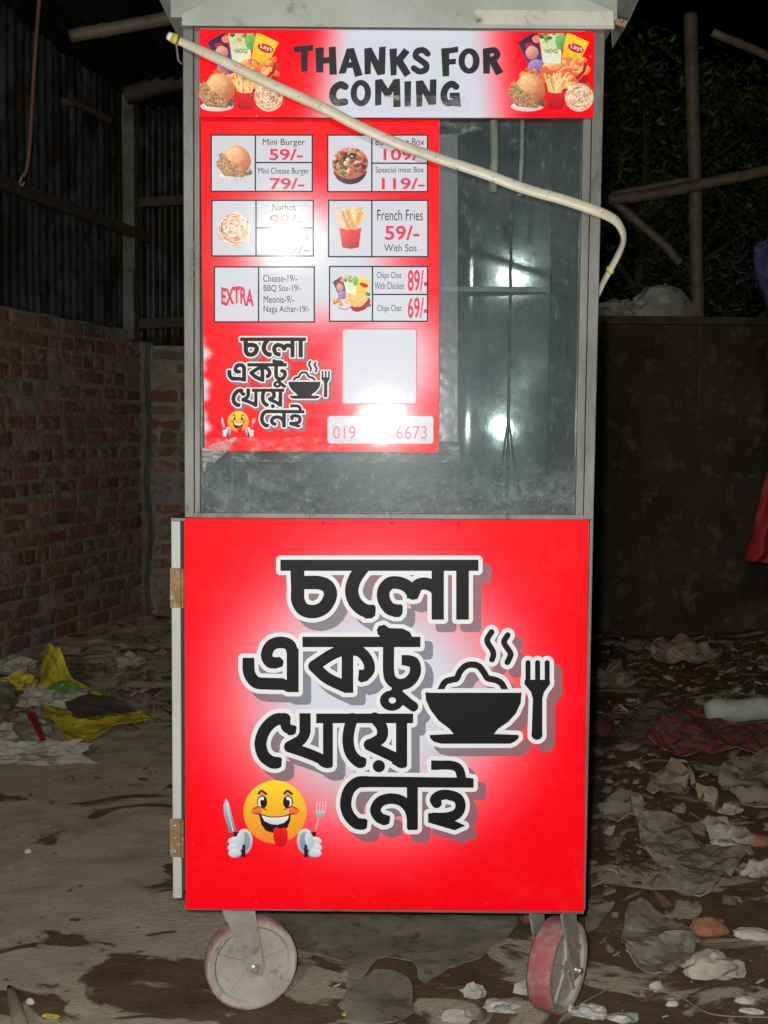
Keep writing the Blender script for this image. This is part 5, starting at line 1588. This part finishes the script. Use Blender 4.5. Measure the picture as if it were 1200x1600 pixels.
# foam block
p0, p1 = G1(1102, 1133), G1(1215, 1128)
a_ = np.array(p0); d = (np.array(p1) - a_); d /= np.linalg.norm(d)
q = MB(); pts = [a_ + d * s_ for s_ in np.linspace(0, .55, 16)]
for k, p in enumerate(pts):
    p[2] = .055 + .004 * math.sin(k * 1.3)
rr = [.030 if k == 0 else .046 + .004 * mnoise.noise(Vector((k * .9, 3, 1))) for k in range(16)]
tag(mk('foam_block', q.tube(pts, rr, 12, jit=.05), M['foam'], None, smooth=True), 'long white foam block lying in the rubbish at the right', 'foam block')
lumps = (
    ('stone', 'large pale angular stone at the right, in front of the orange brick lump', 'stone', 'stone', 1124, 1530, (.062, .045, .032), .28, True),
    ('brick_lump', 'orange rounded brick lump on the muddy ground at the right', 'brick', 'orange_stone', 1110, 1462, (.046, .034, .024), .30, False),
    ('stone', 'small white pebble touching the orange brick lump', 'stone', 'white_stone', 1063, 1455, (.012, .010, .011), .15, False),
    ('stone', 'flat pale stone cut by the right edge beside the brick lump', 'stone', 'white_stone', 1182, 1470, (.045, .026, .014), .12, True),
    ('stone', 'dull orange stone at the right edge above the brick lump', 'stone', 'orange_stone', 1182, 1325, (.050, .03, .024), .15, False),
    ('stone', 'round white pebble above the flat pale stone', 'stone', 'white_stone', 1158, 1312, (.016, .014, .016), .15, False),
    ('chalk_chip', 'square pale chip in the lower right corner', 'chip', 'white_stone', 1166, 1568, (.020, .014, .010), .25, True),
    ('chalk_chip', 'longer pale chip just below the square one', 'chip', 'white_stone', 1178, 1582, (.026, .010, .007), .25, True),
    ('chalk_chip', 'white chip under the right wheel', 'chip', 'white_stone', 880, 1583, (.026, .014, .012), .18, True),
    ('chalk_chip', 'pale upright chip below the flat grey plastic sheet', 'chip', 'stone', 1027, 1545, (.016, .010, .016), .2, True),
    ('chalk_chip', 'tiny white chip between the wire and the pale stone', 'chip', 'white_stone', 1052, 1570, (.014, .009, .007), .2, False),
    ('crumpled_paper', 'crumpled white paper packed against the foot of the right wheel', 'paper', 'paper', 832, 1560, (.032, .022, .022), .4, True),
    ('crumpled_paper', 'crumpled pale paper on the ground left of the right wheel', 'paper', 'paper', 741, 1563, (.024, .02, .02), .45, True),
    ('crumpled_foil', 'crumpled silvery foil in front of the right wheel', 'foil', 'silver', 785, 1585, (.034, .022, .012), .4, True),
    ('crumpled_foil', 'crumpled silvery foil under the wire at the bottom', 'foil', 'silver', 925, 1594, (.034, .022, .014), .4, True),
    ('crumpled_foil', 'crumpled silvery foil scrap at the bottom edge, right of the other foil', 'foil', 'silver', 978, 1600, (.030, .016, .010), .4, True),
    ('crumpled_paper', 'pale crumpled paper at the bottom edge below the rounded plastic flap', 'paper', 'paper', 712, 1600, (.03, .02, .016), .4, True),
    ('crumpled_paper', 'dirty white crumpled wrapper beside the orange stone at the right', 'paper', 'paper', 1145, 1338, (.05, .04, .022), .45, True),
    ('crumpled_paper', 'pale rag of paper at the right edge between stone and wrapper', 'paper', 'paper', 1190, 1372, (.04, .03, .03), .45, True),
    ('crumpled_paper', 'white crumpled scrap in the rubbish below the foam block', 'paper', 'paper', 1144, 1275, (.034, .024, .02), .45, True),
    ('crumpled_paper', 'white crumpled scrap near the right edge above the plastic sheet', 'paper', 'paper', 1192, 1170, (.03, .03, .03), .45, True),
    ('wrapper', 'small yellow wrapper beside the rounded plastic flap', 'wrapper', 'yellow_film', 545, 1589, (.016, .009, .004), .3, True),
    ('wrapper', 'dull yellow wrapper in the lower left corner', 'wrapper', 'yellow_film', 78, 1594, (.016, .007, .004), .3, True),
    ('stone', 'small white pebble on the grey dust at the left', 'stone', 'white_stone', 42, 1334, (.010, .009, .009), .2, False),
    ('stone', 'small pale pebble beside the stick', 'stone', 'white_stone', 45, 1578, (.010, .008, .008), .2, False),
)
for i, (nm, lab, cat, mt, px, py, sz, am, rg) in enumerate(lumps):
    g0 = G1(px, py)
    blob(nm, lab, cat, M[mt], (g0[0], g0[1] + sz[1], gh(g0[0], g0[1])), sz, 70 + i, am, rg, sub=(3 if max(sz) > .032 else 2) if rg else 3, smooth=(not rg), yaw=random.uniform(-.3, .3))
# wire
wp = [G1(x, y, .012) for x, y in ((893, 1578), (930, 1556), (965, 1541), (1010, 1545), (1060, 1556), (1095, 1578), (1130, 1587), (1215, 1590))]
tag(mk('wire', MB().tube(smooth_path(wp, 8), .0014, 6), M['stick'], None, smooth=True), 'thin pale wire curving over the mud in the lower right corner', 'wire')
# uncountable small litter and clods over the yard
lit = MB(); lcol = []
rnd = random.Random(5)
pal = [(.20, .16, .10), (.15, .11, .075), (.22, .20, .17), (.12, .08, .055), (.16, .12, .08), (.30, .28, .23), (.09, .06, .045), (.12, .085, .055), (.13, .06, .045), (.10, .07, .05)]
for _ in range(5200):
    u = rnd.random()
    if u < .62:
        x, y = rnd.uniform(.35, 2.4), rnd.uniform(-.5, 4.3)
    elif u < .78:
        x, y = rnd.uniform(-1.6, -.55), rnd.uniform(2.2, 4.8)
    else:
        x, y = rnd.uniform(-1.2, .8), rnd.uniform(-.6, 2.0)
        if x < -.2 and rnd.random() < .7:
            continue
    s_ = (.003 + .026 * rnd.random() ** 2.4) * (0.5 if y < .6 else 1.2) * (0.45 if x < -.3 and y < 2.2 else 1)
    cc = rnd.choice(pal)
    z = gh(x, y)
    n = rnd.choice((4, 5, 6))
    a0 = rnd.uniform(0, 6)
    tl = (rnd.uniform(-.7, .7), rnd.uniform(-.7, .7))
    ring = []
    for k in range(n):
        aa = a0 + k * 2 * math.pi / n
        r_ = s_ * rnd.uniform(.6, 1.2)
        dx, dy = r_ * math.cos(aa), r_ * math.sin(aa) * .8
        ring.append((x + dx, y + dy, z + s_ * .35 + tl[0] * dx + tl[1] * dy))
    cp = (x, y, z + s_ * rnd.uniform(.3, .8))
    bt = [(p[0], p[1], p[2] - .3 * s_) for p in ring]
    lit.add(ring + [cp] + bt, [(k, (k + 1) % n, n) for k in range(n)] + [(k, n + 1 + k, n + 1 + (k + 1) % n, (k + 1) % n) for k in range(n)])
    lcol += [(*cc, 1)] * (2 * n + 1)
m, t, b = nodes('small_litter')
a = N(t, 'ShaderNodeAttribute', attribute_name='Col')
t.links.new(a.outputs['Color'], b.inputs['Base Color'])
b.inputs['Roughness'].default_value = .75
o = mk('litter', lit, m, None, cols=lcol)
o['kind'] = 'stuff'

# ================================================================== RIGHT SIDE: SACKS, CLOTH, FOLIAGE
zl = hr + .046
for lab, x0_, x1_, y0_, y1_, sd, mt in (('grey white plastic sack slumped on the plank ledge against the bamboo post', 985, 1092, 420, 500, 3, 'grey_sack'),
                                         ('flat pale bundle on the plank ledge, partly hidden by the cart', 925, 1000, 458, 500, 8, 'grey_sack')):
    a_, b2 = F1(x0_, y1_, yr), F1(x1_, y0_, yr)
    blob('plastic_sack', lab, 'sack', M[mt], ((a_[0] + b2[0]) / 2, yr + .05, zl), ((b2[0] - a_[0]) * .52, .09, (b2[2] - a_[2]) * .5), sd, .32, True, 3)
# hanging blue and red cloth at the right edge
cl = thing('hanging_cloth', 'blue and red plastic cloth hanging at the right edge of the yard', 'cloth', tuple(F1(1200, 880, 2.6)))
M['blue_cloth'] = plastic('blue_cloth', (.055, .05, .16), (.035, .03, .10), .75)
M['red_cloth'] = plastic('red_cloth', (.33, .012, .012), (.22, .01, .01), .7)
def cloth(nm, mt, left, zr):           # left edge given as photo points, top to bottom
    q = MB(); vv = []
    L = smooth_path(left, 8)
    nx_ = 30
    for j, p in enumerate(L):
        e = F1(p[0], p[1], 2.6)
        for i in range(nx_):
            u = i / (nx_ - 1)
            x = e[0] + u * (1.75 - e[0])
            vv.append((x, 2.6 + .022 * math.sin(u * 19 + j * .07 + 1.5 * mnoise.noise(Vector((u * 3, j * .1, 7)))) + .03 * mnoise.noise(Vector((u * 4, j * .12, 2))) - .018 * abs(mnoise.noise(Vector((u * 9, j * .16, 4)))), e[2] + .02 * mnoise.noise(Vector((u * 5, j * .1, 8)))))
    q.add(vv, [(j * nx_ + i, (j + 1) * nx_ + i, (j + 1) * nx_ + i + 1, j * nx_ + i + 1) for j in range(len(L) - 1) for i in range(nx_ - 1)])
    o = mk(nm, q, M[mt], cl, smooth=True)
    o.modifiers.new('thickness', 'SOLIDIFY').thickness = .002
cloth('blue_part', 'blue_cloth', [(1200, 372), (1184, 382), (1180, 400), (1182, 425), (1188, 445), (1196, 475), (1200, 510), (1198, 560), (1200, 600), (1204, 700)], 0)
cloth('red_part', 'red_cloth', [(1205, 701), (1198, 745), (1188, 790), (1176, 835), (1166, 868), (1168, 880)], 0)
mk('hang_cord', MB().tube([F1(1200, 374, 2.6), F1(1235, 300, 2.6), F1(1260, 150, 2.6), F1(1260, -60, 2.6)], .004, 6), M['stick'], cl)

# dark leaves beyond the low wall: two bushes
m, t, b = nodes('dark_leaf')
a = N(t, 'ShaderNodeAttribute', attribute_name='Col')
t.links.new(a.outputs['Color'], b.inputs['Base Color'])
b.inputs['Roughness'].default_value = .45
M['leaf'] = m
M['bark'] = pm('bark', (.07, .05, .035), (.045, .033, .024), 12, .9, 0, .5)
def bush(label, cx, cy, rx, ry, z0, z1, n, seed):
    rnd = random.Random(seed)
    root = thing('tree', label, 'tree', (cx, cy, 0))
    tr = MB()
    tr.tube(smooth_path([(cx, cy, -.1), (cx + .05, cy, z0 * .6), (cx - .03, cy + .03, z1 * .6), (cx, cy, z1 * .9)], 8), [.07 * (1 - .03 * k) for k in range(25)], 8)
    for k in range(9):
        aa = rnd.uniform(0, 6.28); zb = rnd.uniform(z0 * .7, z1 * .75)
        tr.tube([(cx, cy, zb), (cx + .5 * rx * math.cos(aa), cy + .5 * ry * math.sin(aa), zb + .35), (cx + .9 * rx * math.cos(aa), cy + .9 * ry * math.sin(aa), zb + .55)], [.03, .018, .008], 6)
    mk('trunk', tr, M['bark'], root)
    lf = MB(); cols = []
    cl_ = [(rnd.uniform(-1, 1), rnd.uniform(-1, 1), rnd.uniform(0, 1), rnd.uniform(.25, .5)) for _ in range(26)]
    for _ in range(n):
        u, v, wz, r_ = rnd.choice(cl_)
        while True:
            a_, b2, c2 = rnd.uniform(-1, 1), rnd.uniform(-1, 1), rnd.uniform(-1, 1)
            if a_ * a_ + b2 * b2 + c2 * c2 < 1:
                break
        p = Vector((cx + rx * u * .8 + a_ * r_, cy + ry * v * .8 + b2 * r_, z0 + (z1 - z0) * wz + c2 * r_))
        d = Vector((rnd.uniform(-1, 1), rnd.uniform(-1, 1), rnd.uniform(-.9, .3))).normalized()
        s_ = d.cross(Vector((rnd.uniform(-1, 1), rnd.uniform(-1, 1), 1))).normalized()
        L, wd = rnd.uniform(.05, .10), rnd.uniform(.012, .022)
        nn = d.cross(s_) * .01
        lf.add([p, p + d * L * .45 + s_ * wd + nn, p + d * L, p + d * L * .45 - s_ * wd + nn, p + d * L * .45], [(0, 4, 1), (1, 4, 2), (2, 4, 3), (3, 4, 0)])
        g_ = rnd.uniform(.5, 1.3)
        cols += [(.05 * g_, .08 * g_, .035 * g_, 1)] * 5
    mk('crown', lf, M['leaf'], root, cols=cols)
bush('dark leafy tree beyond the low wall, just right of the cart roof', 1.75, yr + 1.6, .75, .5, 1.5, 3.6, 5200, 2)
bush('dark leafy tree beyond the low wall at the right edge', 3.0, yr + 1.9, .8, .5, 1.3, 3.7, 5200, 6)
bush('sparse dark tree farther back between the other two', 2.4, yr + 3.2, 1.2, .6, 1.2, 4.2, 5200, 9)
